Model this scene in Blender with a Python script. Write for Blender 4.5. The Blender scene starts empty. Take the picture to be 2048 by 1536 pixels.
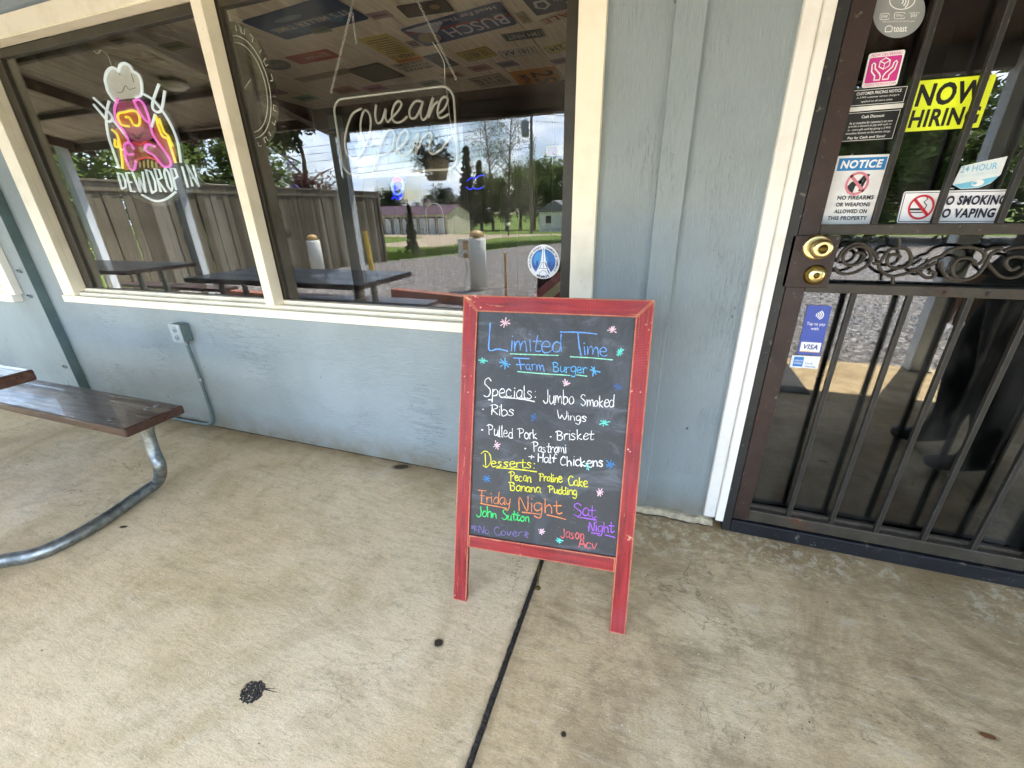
import bpy, bmesh, math, random
from mathutils import Vector, Matrix, noise as mnoise
random.seed(7)
R = math.radians
SC = bpy.context.scene
COL = SC.collection

# ------------------------------------------------------------------ camera
# World: X runs along the shop front (right +), Y runs into the building, the
# siding's face is Y = 0, the porch slab's top is Z = 0.  Metres.
CAM = Vector((0.0, -1.6, 1.25))
PITCH, YAW, ROLL = 0.398462, 0.341529, 0.022223
FOC = 833.534 / 2048.0
_cy, _sy, _cp, _sp, _cr, _sr = math.cos(YAW), math.sin(YAW), math.cos(PITCH), math.sin(PITCH), math.cos(ROLL), math.sin(ROLL)
_f0, _r0, _u0 = Vector((-_sy, _cy, 0)), Vector((_cy, _sy, 0)), Vector((0, 0, 1))
FWD = _cp * _f0 - _sp * _u0
_dn = -(_cp * _u0 + _sp * _f0)
RGT = _cr * _r0 + _sr * _dn
DWN = -_sr * _r0 + _cr * _dn
cam_d = bpy.data.cameras.new('camera')
cam_d.sensor_fit = 'HORIZONTAL'; cam_d.sensor_width = 36.0; cam_d.lens = 36.0 * FOC
cam_d.clip_start = 0.02; cam_d.clip_end = 2000
cam = bpy.data.objects.new('camera', cam_d); COL.objects.link(cam)
m = Matrix((RGT, -DWN, -FWD)).transposed().to_4x4(); m.translation = CAM
cam.matrix_world = m
SC.camera = cam

# ------------------------------------------------------------------ sky, sun, exposure
SUN_EL, SUN_ROT = R(60), R(150)          # sun stands in front of the shop, to its right
w = bpy.data.worlds.new('World'); SC.world = w; w.use_nodes = True
nt = w.node_tree; nt.nodes.clear()
out = nt.nodes.new('ShaderNodeOutputWorld'); bg = nt.nodes.new('ShaderNodeBackground')
sky = nt.nodes.new('ShaderNodeTexSky'); sky.sky_type = 'NISHITA'; sky.sun_disc = False
sky.sun_elevation = SUN_EL; sky.sun_rotation = SUN_ROT; sky.air_density = 1.0; sky.dust_density = .7
tc = nt.nodes.new('ShaderNodeTexCoord'); mp = nt.nodes.new('ShaderNodeMapping')
mp.inputs['Scale'].default_value = (1.0, 1.0, 2.6)
n1 = nt.nodes.new('ShaderNodeTexNoise'); n1.inputs['Scale'].default_value = 4.6; n1.inputs['Detail'].default_value = 9
n1.inputs['Roughness'].default_value = .6; n1.inputs['Distortion'].default_value = .35
rp = nt.nodes.new('ShaderNodeValToRGB')
rp.color_ramp.elements[0].position = .45; rp.color_ramp.elements[0].color = (0.0, 0.0, 0.0, 1)
rp.color_ramp.elements[1].position = .62; rp.color_ramp.elements[1].color = (1, 1, 1, 1)
n2 = nt.nodes.new('ShaderNodeTexNoise'); n2.inputs['Scale'].default_value = 8.0; n2.inputs['Detail'].default_value = 6
rc = nt.nodes.new('ShaderNodeValToRGB')
rc.color_ramp.elements[0].position = .3; rc.color_ramp.elements[0].color = (4.0, 5.9, 9.6, 1)
rc.color_ramp.elements[1].position = .7; rc.color_ramp.elements[1].color = (12.0, 12.4, 13.0, 1)
mx = nt.nodes.new('ShaderNodeMix'); mx.data_type = 'RGBA'
L = nt.links.new
L(tc.outputs['Generated'], mp.inputs['Vector']); L(mp.outputs[0], n1.inputs['Vector']); L(mp.outputs[0], n2.inputs['Vector'])
L(n1.outputs['Fac'], rp.inputs[0]); L(n2.outputs['Fac'], rc.inputs[0])
L(rp.outputs[0], mx.inputs[0]); L(sky.outputs[0], mx.inputs[6]); L(rc.outputs[0], mx.inputs[7])
L(mx.outputs[2], bg.inputs[0]); bg.inputs[1].default_value = .11; L(bg.outputs[0], out.inputs[0])

sd = bpy.data.lights.new('sun', 'SUN'); sd.energy = 4.2; sd.angle = R(.53); sd.color = (1.0, .955, .89)
sun = bpy.data.objects.new('sun', sd); COL.objects.link(sun)
SUN_DIR = Vector((math.sin(SUN_ROT) * math.cos(SUN_EL), math.cos(SUN_ROT) * math.cos(SUN_EL), math.sin(SUN_EL)))
sun.rotation_euler = SUN_DIR.to_track_quat('Z', 'Y').to_euler(); sun.location = (3, -6, 8)

vs = SC.view_settings
vs.view_transform = 'Standard'; vs.look = 'None'; vs.gamma = 1.0; vs.use_curve_mapping = False
vs.exposure = 3.4
cy = SC.cycles
cy.use_denoising = True
try: cy.denoiser = 'OPENIMAGEDENOISE'
except Exception: pass
cy.max_bounces = 10; cy.diffuse_bounces = 6; cy.glossy_bounces = 5; cy.transmission_bounces = 6; cy.transparent_max_bounces = 24
cy.caustics_reflective = False; cy.caustics_refractive = False
cy.sample_clamp_indirect = 12

# ------------------------------------------------------------------ survey helpers
# photo measurements (pixels of the 2048 x 1536 photograph) -> metric points on a real plane
def ray(px, py):
    k = 833.534
    return RGT * ((px - 1024) / k) + DWN * ((py - 768) / k) + FWD
def onwall(px, py, y=0.0):
    d = ray(px, py); return CAM + d * ((y - CAM.y) / d.y)
def onlevel(px, py, z=0.0):
    d = ray(px, py); return CAM + d * ((z - CAM.z) / d.z)
def terr(y):                                  # lot falls gently away from the porch (y negative outdoors)
    return -.1 - .033 * max(0.0, -y - 3.0)

# ------------------------------------------------------------------ materials
def lin(c):
    f = lambda v: v / 12.92 if v <= .04045 else ((v + .055) / 1.055) ** 2.4
    return tuple(f(v / 255.0) for v in c)
_M = {}
def mat(name, col, rough=.6, metal=0.0, var=0.0, scale=8.0, bump=0.0, bscale=40.0, spec=.5, col2=None, stretch=(1, 1, 1), emit=0.0, detail=5.0, lo=.35, hi=.65, coat=0.0):
    """Procedural: base colour broken up by noise, optional second colour and bump."""
    if name in _M: return _M[name]
    M = bpy.data.materials.new(name); M.use_nodes = True; _M[name] = M
    t = M.node_tree; b = t.nodes['Principled BSDF']
    b.inputs['Roughness'].default_value = rough; b.inputs['Metallic'].default_value = metal
    b.inputs['Specular IOR Level'].default_value = spec
    b.inputs['Coat Weight'].default_value = coat
    c = tuple(col) + (1,)
    b.inputs['Base Color'].default_value = c
    if emit:
        b.inputs['Emission Color'].default_value = c; b.inputs['Emission Strength'].default_value = emit
    if var or col2 or bump:
        tcn = t.nodes.new('ShaderNodeTexCoord'); mpn = t.nodes.new('ShaderNodeMapping')
        mpn.inputs['Scale'].default_value = stretch
        t.links.new(tcn.outputs['Object'], mpn.inputs['Vector'])
    if var or col2:
        nn = t.nodes.new('ShaderNodeTexNoise'); nn.inputs['Scale'].default_value = scale
        nn.inputs['Detail'].default_value = detail; nn.inputs['Roughness'].default_value = .62
        rr = t.nodes.new('ShaderNodeValToRGB')
        c2 = col2 if col2 else tuple(min(1, v * (1 + var)) for v in col)
        c1 = col if col2 else tuple(v * (1 - var) for v in col)
        rr.color_ramp.elements[0].position = lo; rr.color_ramp.elements[1].position = hi
        rr.color_ramp.elements[0].color = tuple(c1) + (1,); rr.color_ramp.elements[1].color = tuple(c2) + (1,)
        t.links.new(mpn.outputs[0], nn.inputs['Vector']); t.links.new(nn.outputs['Fac'], rr.inputs[0])
        t.links.new(rr.outputs[0], b.inputs['Base Color'])
        if emit: t.links.new(rr.outputs[0], b.inputs['Emission Color'])
    if bump:
        nb = t.nodes.new('ShaderNodeTexNoise'); nb.inputs['Scale'].default_value = bscale; nb.inputs['Detail'].default_value = 6
        bn = t.nodes.new('ShaderNodeBump'); bn.inputs['Strength'].default_value = bump; bn.inputs['Distance'].default_value = .01
        t.links.new(mpn.outputs[0], nb.inputs['Vector']); t.links.new(nb.outputs['Fac'], bn.inputs['Height'])
        t.links.new(bn.outputs[0], b.inputs['Normal'])
    return M
class NT:
    """small node-graph writer for the richer surfaces"""
    def __init__(s, name, rough=.7, spec=.4):
        s.m = bpy.data.materials.new(name); s.m.use_nodes = True; _M[name] = s.m
        s.t = s.m.node_tree; s.b = s.t.nodes['Principled BSDF']
        s.b.inputs['Roughness'].default_value = rough; s.b.inputs['Specular IOR Level'].default_value = spec
        s.tc = s.t.nodes.new('ShaderNodeTexCoord')
    def map(s, sc=(1, 1, 1), rot=(0, 0, 0), loc=(0, 0, 0), src='Object'):
        n = s.t.nodes.new('ShaderNodeMapping'); n.inputs['Scale'].default_value = sc
        n.inputs['Rotation'].default_value = rot; n.inputs['Location'].default_value = loc
        s.t.links.new(s.tc.outputs[src], n.inputs['Vector']); return n.outputs[0]
    def noise(s, vec, scale, detail=5, rough=.6, dist=0.0):
        n = s.t.nodes.new('ShaderNodeTexNoise'); n.inputs['Scale'].default_value = scale
        n.inputs['Detail'].default_value = detail; n.inputs['Roughness'].default_value = rough; n.inputs['Distortion'].default_value = dist
        s.t.links.new(vec, n.inputs['Vector']); return n.outputs['Fac']
    def voro(s, vec, scale, feature='F1', rnd=1.0):
        n = s.t.nodes.new('ShaderNodeTexVoronoi'); n.feature = feature; n.inputs['Scale'].default_value = scale
        n.inputs['Randomness'].default_value = rnd
        s.t.links.new(vec, n.inputs['Vector']); return n
    def wave(s, vec, scale, dist=2.0, prof='SIN', axis='X'):
        n = s.t.nodes.new('ShaderNodeTexWave'); n.inputs['Scale'].default_value = scale; n.inputs['Distortion'].default_value = dist
        n.bands_direction = axis; n.wave_profile = prof; n.inputs['Detail'].default_value = 3
        s.t.links.new(vec, n.inputs['Vector']); return n.outputs['Fac']
    def ramp(s, fac, *stops):
        n = s.t.nodes.new('ShaderNodeValToRGB'); cr = n.color_ramp
        while len(cr.elements) < len(stops): cr.elements.new(.5)
        for e, (p, c) in zip(cr.elements, stops):
            e.position = p; e.color = (tuple(c) + (1,)) if hasattr(c, '__len__') else (c, c, c, 1)
        s.t.links.new(fac, n.inputs[0]); return n.outputs[0]
    def mix(s, fac, a, b, mode='MIX'):
        n = s.t.nodes.new('ShaderNodeMix'); n.data_type = 'RGBA'; n.blend_type = mode
        for k, v in ((0, fac), (6, a), (7, b)):
            if hasattr(v, 'links') or hasattr(v, 'is_linked'): s.t.links.new(v, n.inputs[k])
            elif k == 0: n.inputs[0].default_value = v
            else: n.inputs[k].default_value = tuple(v) + (1,)
        return n.outputs[2]
    def math(s, op, a, b=0.0, clamp=False):
        n = s.t.nodes.new('ShaderNodeMath'); n.operation = op; n.use_clamp = clamp
        for k, v in ((0, a), (1, b)):
            if hasattr(v, 'is_linked'): s.t.links.new(v, n.inputs[k])
            else: n.inputs[k].default_value = v
        return n.outputs[0]
    def bump(s, h, strength=.3, dist=.01, prev=None):
        n = s.t.nodes.new('ShaderNodeBump'); n.inputs['Strength'].default_value = strength; n.inputs['Distance'].default_value = dist
        s.t.links.new(h, n.inputs['Height'])
        if prev is not None: s.t.links.new(prev, n.inputs['Normal'])
        return n.outputs[0]
    def set(s, col=None, rough=None, normal=None, metal=None):
        for k, v in (('Base Color', col), ('Roughness', rough), ('Normal', normal), ('Metallic', metal)):
            if v is None: continue
            if hasattr(v, 'is_linked'): s.t.links.new(v, s.b.inputs[k])
            else: s.b.inputs[k].default_value = (tuple(v) + (1,)) if hasattr(v, '__len__') else v
        return s.m

# ------------------------------------------------------------------ object helpers
def dusty(t, shader_out):
    """a thin film of dust, rain spots and wiped streaks on a pane"""
    tcn = t.nodes.new('ShaderNodeTexCoord'); mpn = t.nodes.new('ShaderNodeMapping'); mpn.inputs['Scale'].default_value = (1, 1, .35); t.links.new(tcn.outputs['Object'], mpn.inputs[0])
    a = t.nodes.new('ShaderNodeTexNoise'); a.inputs['Scale'].default_value = 7; a.inputs['Detail'].default_value = 8; a.inputs['Roughness'].default_value = .72; t.links.new(mpn.outputs[0], a.inputs['Vector'])
    r1 = t.nodes.new('ShaderNodeMapRange'); r1.inputs[1].default_value = .45; r1.inputs[2].default_value = .8; r1.inputs[3].default_value = .0; r1.inputs[4].default_value = .045; t.links.new(a.outputs['Fac'], r1.inputs[0])
    vz = t.nodes.new('ShaderNodeTexVoronoi'); vz.inputs['Scale'].default_value = 26; t.links.new(tcn.outputs['Object'], vz.inputs['Vector'])
    r2 = t.nodes.new('ShaderNodeMapRange'); r2.inputs[1].default_value = .04; r2.inputs[2].default_value = .07; r2.inputs[3].default_value = .16; r2.inputs[4].default_value = 0.0; t.links.new(vz.outputs['Distance'], r2.inputs[0])
    ad = t.nodes.new('ShaderNodeMath'); ad.operation = 'ADD'; t.links.new(r1.outputs[0], ad.inputs[0]); t.links.new(r2.outputs[0], ad.inputs[1])
    df = t.nodes.new('ShaderNodeBsdfDiffuse'); df.inputs[0].default_value = (.7, .68, .62, 1); mxs = t.nodes.new('ShaderNodeMixShader')
    t.links.new(ad.outputs[0], mxs.inputs[0]); t.links.new(shader_out, mxs.inputs[1]); t.links.new(df.outputs[0], mxs.inputs[2]); return mxs.outputs[0]
def tag(o, label=None, cat=None, group=None, kind=None):
    if label: o['label'] = label
    if cat: o['category'] = cat
    if group: o['group'] = group
    if kind: o['kind'] = kind
    return o
def thing(name, label, cat, loc=(0, 0, 0), rot=None, group=None):
    o = bpy.data.objects.new(name, None); o.empty_display_size = .1; COL.objects.link(o); o.location = loc
    if rot is not None: o.rotation_euler = rot
    return tag(o, label, cat, group)
def link(name, me, m=None, parent=None, loc=None):
    o = bpy.data.objects.new(name, me); COL.objects.link(o)
    if m is not None and not me.materials: me.materials.append(m)
    if parent is not None: o.parent = parent
    if loc is not None: o.location = loc
    return o
def dup(o, parent=None, loc=None, rot=None, scale=None):
    c = o.copy(); COL.objects.link(c)
    if parent is not None: c.parent = parent
    if loc is not None: c.location = loc
    if rot is not None: c.rotation_euler = rot
    if scale is not None: c.scale = scale
    return c
def dup_tree(root, loc, rot=None, scale=None, label=None):
    c = dup(root, None, loc, rot, scale)
    if label: c['label'] = label
    for ch in list(root.children):
        k = dup(ch, c)
        for g in list(ch.children): dup(g, k)
    return c
class MB:
    """collects polygons; build() links them as ONE mesh object"""
    def __init__(s): s.v = []; s.f = []; s.sm = []
    def add(s, vs, fs, smooth=False):
        b = len(s.v); s.v += [tuple(v) for v in vs]; s.f += [tuple(b + i for i in f) for f in fs]; s.sm += [smooth] * len(fs); return s
    def box(s, x0, x1, y0, y1, z0, z1, ch=0.0):
        if x0 > x1: x0, x1 = x1, x0
        if y0 > y1: y0, y1 = y1, y0
        if z0 > z1: z0, z1 = z1, z0
        if ch <= 0:
            v = [(x0, y0, z0), (x1, y0, z0), (x1, y1, z0), (x0, y1, z0), (x0, y0, z1), (x1, y0, z1), (x1, y1, z1), (x0, y1, z1)]
            return s.add(v, [(3, 2, 1, 0), (4, 5, 6, 7), (0, 1, 5, 4), (1, 2, 6, 5), (2, 3, 7, 6), (3, 0, 4, 7)])
        bm = bmesh.new(); bmesh.ops.create_cube(bm, size=1)
        for q in bm.verts: q.co = Vector(((x0 + x1) / 2 + q.co.x * (x1 - x0), (y0 + y1) / 2 + q.co.y * (y1 - y0), (z0 + z1) / 2 + q.co.z * (z1 - z0)))
        bmesh.ops.bevel(bm, geom=bm.edges[:], offset=min(ch, .45 * min(x1 - x0, y1 - y0, z1 - z0)), segments=2, profile=.5, affect='EDGES')
        return s.bm(bm)
    def bm(s, bm, smooth=False):
        bm.verts.index_update(); s.add([q.co[:] for q in bm.verts], [[q.index for q in f.verts] for f in bm.faces], smooth); bm.free(); return s
    def tube(s, pts, r, n=8, closed=False, flat=1.0, cap=True, up=None):
        pts = [Vector(p) for p in pts]; k = len(pts)
        if k < 2: return s
        tg = []
        for i in range(k):
            a = pts[i - 1] if (i > 0 or closed) else pts[i]; b = pts[(i + 1) % k] if (i < k - 1 or closed) else pts[i]
            d = b - a; tg.append(d.normalized() if d.length > 1e-9 else Vector((0, 0, 1)))
        ref = Vector(up) if up else (Vector((0, 0, 1)) if abs(tg[0].z) < .9 else Vector((1, 0, 0)))
        nrm = (ref - tg[0] * ref.dot(tg[0])).normalized(); vs = []
        for i in range(k):
            if i and not up:
                nrm = nrm - tg[i] * nrm.dot(tg[i]); nrm = nrm.normalized() if nrm.length > 1e-6 else Vector((1, 0, 0))
            elif i:
                q = ref - tg[i] * ref.dot(tg[i]); nrm = q.normalized() if q.length > 1e-6 else nrm
            bn = tg[i].cross(nrm); rr = r[i] if hasattr(r, '__len__') else r
            for j in range(n):
                a = 2 * math.pi * j / n
                vs.append(pts[i] + bn * (math.cos(a) * rr) + nrm * (math.sin(a) * rr * flat))
        fs = []
        for i in range(k if closed else k - 1):
            for j in range(n):
                a = i * n + j; b = i * n + (j + 1) % n; c = ((i + 1) % k) * n + (j + 1) % n; d = ((i + 1) % k) * n + j
                fs.append((a, b, c, d))
        s.add(vs, fs, True)
        if cap and not closed:
            s.add(vs[:n], [tuple(range(n))[::-1]]); s.add(vs[-n:], [tuple(range(n))])
        return s
    def lathe(s, prof, c=(0, 0, 0), ax=(0, 0, 1), n=24, smooth=True):
        ax = Vector(ax).normalized(); u = ax.orthogonal().normalized(); w2 = ax.cross(u); c = Vector(c); vs = []
        for r, h in prof:
            for j in range(n):
                a = 2 * math.pi * j / n; vs.append(c + ax * h + (u * math.cos(a) + w2 * math.sin(a)) * r)
        fs = [(i * n + j, i * n + (j + 1) % n, (i + 1) * n + (j + 1) % n, (i + 1) * n + j) for i in range(len(prof) - 1) for j in range(n)]
        return s.add(vs, fs, smooth)
    def prism(s, pts, d, o=(0, 0, 0), u=(1, 0, 0), v=(0, 0, 1), w=(0, -1, 0)):
        """2-D outline (u,v) extruded by d along w"""
        o, u, v, w = Vector(o), Vector(u), Vector(v), Vector(w); k = len(pts)
        a = [o + u * p[0] + v * p[1] for p in pts]; b = [q + w * d for q in a]
        s.add(a + b, [tuple(range(k))[::-1], tuple(range(k, 2 * k))] + [(i, (i + 1) % k, k + (i + 1) % k, k + i) for i in range(k)]); return s
    def mesh(s, name, m=None):
        me = bpy.data.meshes.new(name); me.from_pydata(s.v, [], s.f); me.update()
        if any(s.sm): me.polygons.foreach_set('use_smooth', s.sm)
        if m is not None: me.materials.append(m)
        return me
    def build(s, name, m=None, parent=None, loc=None, fixn=True):
        me = s.mesh(name, m)
        if fixn:
            bm = bmesh.new(); bm.from_mesh(me); bmesh.ops.recalc_face_normals(bm, faces=bm.faces[:]); bm.to_mesh(me); bm.free()
        return link(name, me, None, parent, loc)
def smooth_pts(p, k=6, closed=False):
    p = [Vector(q) if len(q) == 3 else Vector((q[0], q[1], 0)) for q in p]; n = len(p)
    if n < 3: return p
    o = []
    for i in range(n if closed else n - 1):
        g = lambda j: p[j % n] if closed else p[max(0, min(n - 1, j))]
        a, b, c, d = g(i - 1), g(i), g(i + 1), g(i + 2)
        for j in range(k):
            t = j / k
            o.append(.5 * ((2 * b) + (c - a) * t + (2 * a - 5 * b + 4 * c - d) * t * t + (3 * b - a - 3 * c + d) * t ** 3))
    if not closed: o.append(p[-1])
    return o
def ribbon2d(pts, wd):
    """flat stroke with rounded-ish ends, returns verts (2-D) and faces"""
    pts = [Vector((p[0], p[1])) for p in pts]; k = len(pts); vs = []; fs = []; W = wd if hasattr(wd, '__len__') else [wd] * k
    for i in range(k):
        wd = W[i]
        a, b = pts[max(0, i - 1)], pts[min(k - 1, i + 1)]; d = b - a
        d = d.normalized() if d.length > 1e-9 else Vector((1, 0)); nn = Vector((-d.y, d.x)); h = wd / 2
        if i == 0: vs += [pts[i] - d * h * .8 + nn * h * .5, pts[i] - d * h * .8 - nn * h * .5]
        vs += [pts[i] + nn * h, pts[i] - nn * h]
        if i == k - 1: vs += [pts[i] + d * h * .8 + nn * h * .5, pts[i] + d * h * .8 - nn * h * .5]
    for i in range(len(vs) // 2 - 1): fs.append((2 * i, 2 * i + 1, 2 * i + 3, 2 * i + 2))
    return vs, fs
def text2d(s, bold=0.0, shear=0.0, spacing=None, align='CENTER'):
    """built-in font outline as flat triangles, unit box -> verts, faces, (x0,y0,x1,y1)"""
    cu = bpy.data.curves.new('tmp', 'FONT'); cu.body = s; cu.size = 1; cu.offset = bold; cu.shear = shear; cu.space_character = spacing or 1.0 + 2.2 * bold
    cu.align_x = align; cu.resolution_u = 3; cu.fill_mode = 'FRONT'
    o = bpy.data.objects.new('tmp', cu); COL.objects.link(o)
    me = bpy.data.meshes.new_from_object(o)
    vs = [(q.co.x, q.co.y) for q in me.vertices]; fs = [tuple(p.vertices) for p in me.polygons]
    bpy.data.objects.remove(o); bpy.data.curves.remove(cu); bpy.data.meshes.remove(me)
    xs = [q[0] for q in vs] or [0, 1]; ys = [q[1] for q in vs] or [0, 1]
    return vs, fs, (min(xs), min(ys), max(xs), max(ys))
def ellipse(cx, cy, rx, ry, n=32, a0=0, a1=360):
    return [(cx + rx * math.cos(R(a0 + (a1 - a0) * i / (n if a1 - a0 >= 360 else n - 1))), cy + ry * math.sin(R(a0 + (a1 - a0) * i / (n if a1 - a0 >= 360 else n - 1)))) for i in range(n)]
def rrect(x0, y0, x1, y1, rx, ry, n=5):
    o = []
    for cx, cy2, a in ((x1 - rx, y1 - ry, 0), (x0 + rx, y1 - ry, 90), (x0 + rx, y0 + ry, 180), (x1 - rx, y0 + ry, 270)):
        o += [(cx + rx * math.cos(R(a + 90 * i / n)), cy2 + ry * math.sin(R(a + 90 * i / n))) for i in range(n + 1)]
    return o
def ink(rgb, rough=.45):
    nm = 'print_%d_%d_%d' % tuple(rgb)
    return mat(nm, lin(rgb), rough=rough, var=.05, scale=30)
def printed(root, O, U, V, N, elems, step=.0005, base_off=0.0):
    """flat print on a panel.  O = lower-left corner, U/V full-width/height vectors, N outward.
    elems: (part, shape, args, rgb) in 0..1 panel coordinates; each (part,rgb,layer) is one mesh child."""
    O, U, V, N = Vector(O), Vector(U), Vector(V), Vector(N).normalized(); layer = 0; lastkey = None; groups = []
    for part, shape, a, rgb in elems:
        key = (part, tuple(rgb))
        if key != lastkey: groups.append((key, [])); lastkey = key
        groups[-1][1].append((shape, a))
    for li, (key, items) in enumerate(groups):
        mb = MB(); off = N * (base_off + step * (li + 1))
        P = lambda x, y: O + U * x + V * y + off
        for shape, a in items:
            if shape == 'rect':
                x0, y0, x1, y1 = a; mb.add([P(x0, y0), P(x1, y0), P(x1, y1), P(x0, y1)], [(0, 1, 2, 3)])
            elif shape == 'poly':
                mb.add([P(*q) for q in a], [tuple(range(len(a)))])
            elif shape == 'ring':
                cx, cy2, r1, r0, asp = a; n = 40; e1 = ellipse(cx, cy2, r1, r1 * asp, n); e0 = ellipse(cx, cy2, r0, r0 * asp, n)
                mb.add([P(*q) for q in e1 + e0], [(i, (i + 1) % n, n + (i + 1) % n, n + i) for i in range(n)])
            elif shape == 'frame':
                x0, y0, x1, y1, tx, ty = a
                o1 = [(x0, y0), (x1, y0), (x1, y1), (x0, y1)]; i1 = [(x0 + tx, y0 + ty), (x1 - tx, y0 + ty), (x1 - tx, y1 - ty), (x0 + tx, y1 - ty)]
                mb.add([P(*q) for q in o1 + i1], [(i, (i + 1) % 4, 4 + (i + 1) % 4, 4 + i) for i in range(4)])
            elif shape == 'text':
                s, x0, y0, x1, y1 = a[:5]; bold = a[5] if len(a) > 5 else 0; sh = a[6] if len(a) > 6 else 0
                vs2, fs2, (bx0, by0, bx1, by1) = text2d(s, bold, sh)
                if not vs2: continue
                sx = (x1 - x0) / max(1e-6, bx1 - bx0); sy = (y1 - y0) / max(1e-6, by1 - by0)
                mb.add([P(x0 + (q[0] - bx0) * sx, y0 + (q[1] - by0) * sy) for q in vs2], fs2)
            elif shape == 'stroke':
                pts, wd = a; asp = U.length / V.length
                vs2, fs2 = ribbon2d([(p[0] * asp, p[1]) for p in pts], wd)
                mb.add([P(q[0] / asp, q[1]) for q in vs2], fs2)
        if mb.v: mb.build(key[0], ink(key[1]), root, fixn=False)
# ================================================================== SURFACES
def m_siding(name, grain):
    g = NT(name, rough=.62, spec=.35)
    v = g.map((1, 1, 1)); vg = g.map(grain)
    big = g.noise(v, 1.7, 4); fine = g.noise(vg, 26, 7, .7); crk = g.noise(vg, 5.0, 8, .72, .6)
    col = g.ramp(big, (.3, lin((129, 141, 142))), (.7, lin((149, 161, 165))))
    col = g.mix(g.ramp(fine, (.35, 0.0), (.75, .35)), col, lin((173, 181, 182)))
    thin = g.ramp(g.math('ABSOLUTE', g.math('SUBTRACT', crk, .5)), (0, 1.0), (.008, 0.0))
    gate = g.ramp(g.noise(v, 2.6, 3), (.52, 0.0), (.63, .75))
    cf = g.math('MULTIPLY', thin, gate)
    col = g.mix(cf, col, lin((78, 92, 96)))
    # scattered nicks through the paint
    spt = g.ramp(g.voro(g.map((1, 1, .7)), 13).outputs['Distance'], (0, 1.0), (.055, 1.0), (.075, 0.0))
    sg = g.ramp(g.noise(v, 3.1, 3), (.53, 0.0), (.60, .9))
    col = g.mix(g.math('MULTIPLY', spt, sg), col, lin((62, 70, 72)))
    # splash dirt just above the slab (a real stain, fades out by 15 cm)
    sep = g.t.nodes.new('ShaderNodeSeparateXYZ'); g.t.links.new(g.tc.outputs['Object'], sep.inputs[0])
    dirt = g.math('MULTIPLY', g.ramp(sep.outputs['Z'], (0, 1.6), (.05, 1.1), (.17, .0)), g.noise(v, 9, 5))
    col = g.mix(dirt, col, lin((120, 112, 92)))
    nrm = g.bump(fine, .6, .005); nrm = g.bump(g.math('SUBTRACT', 1.0, cf), .5, .003, nrm)
    return g.set(col, None, nrm)
M_WALL_V = m_siding('painted_siding_upright', (9, 1, .9))
M_WALL_H = m_siding('painted_siding_level', (.8, 1, 7))
def m_cream(name, c):
    g = NT(name, rough=.5, spec=.4); v = g.map()
    col = g.mix(g.ramp(g.noise(v, 6, 6), (.5, 0.0), (.78, .35)), lin(c), lin((176, 162, 128)))
    spt = g.ramp(g.voro(v, 22).outputs['Distance'], (0, 1.0), (.05, 1.0), (.07, 0.0))
    col = g.mix(g.math('MULTIPLY', spt, g.ramp(g.noise(v, 2.2, 2), (.58, 0.0), (.62, .55))), col, lin((140, 128, 104)))
    return g.set(col, None, g.bump(g.noise(g.map((6, 6, 1)), 18, 5), .25, .003))
M_CREAM = m_cream('cream_trim_paint', (246, 238, 216))
M_WHITE_TRIM = m_cream('white_trim_paint', (238, 236, 228))
M_DARKFRAME = mat('bronze_window_frame', lin((52, 47, 36)), rough=.45, var=.25, scale=12)
M_STEP = mat('darker_step_side', lin((92, 112, 114)), rough=.65, var=.12, scale=9, bump=.2, bscale=60)

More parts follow.
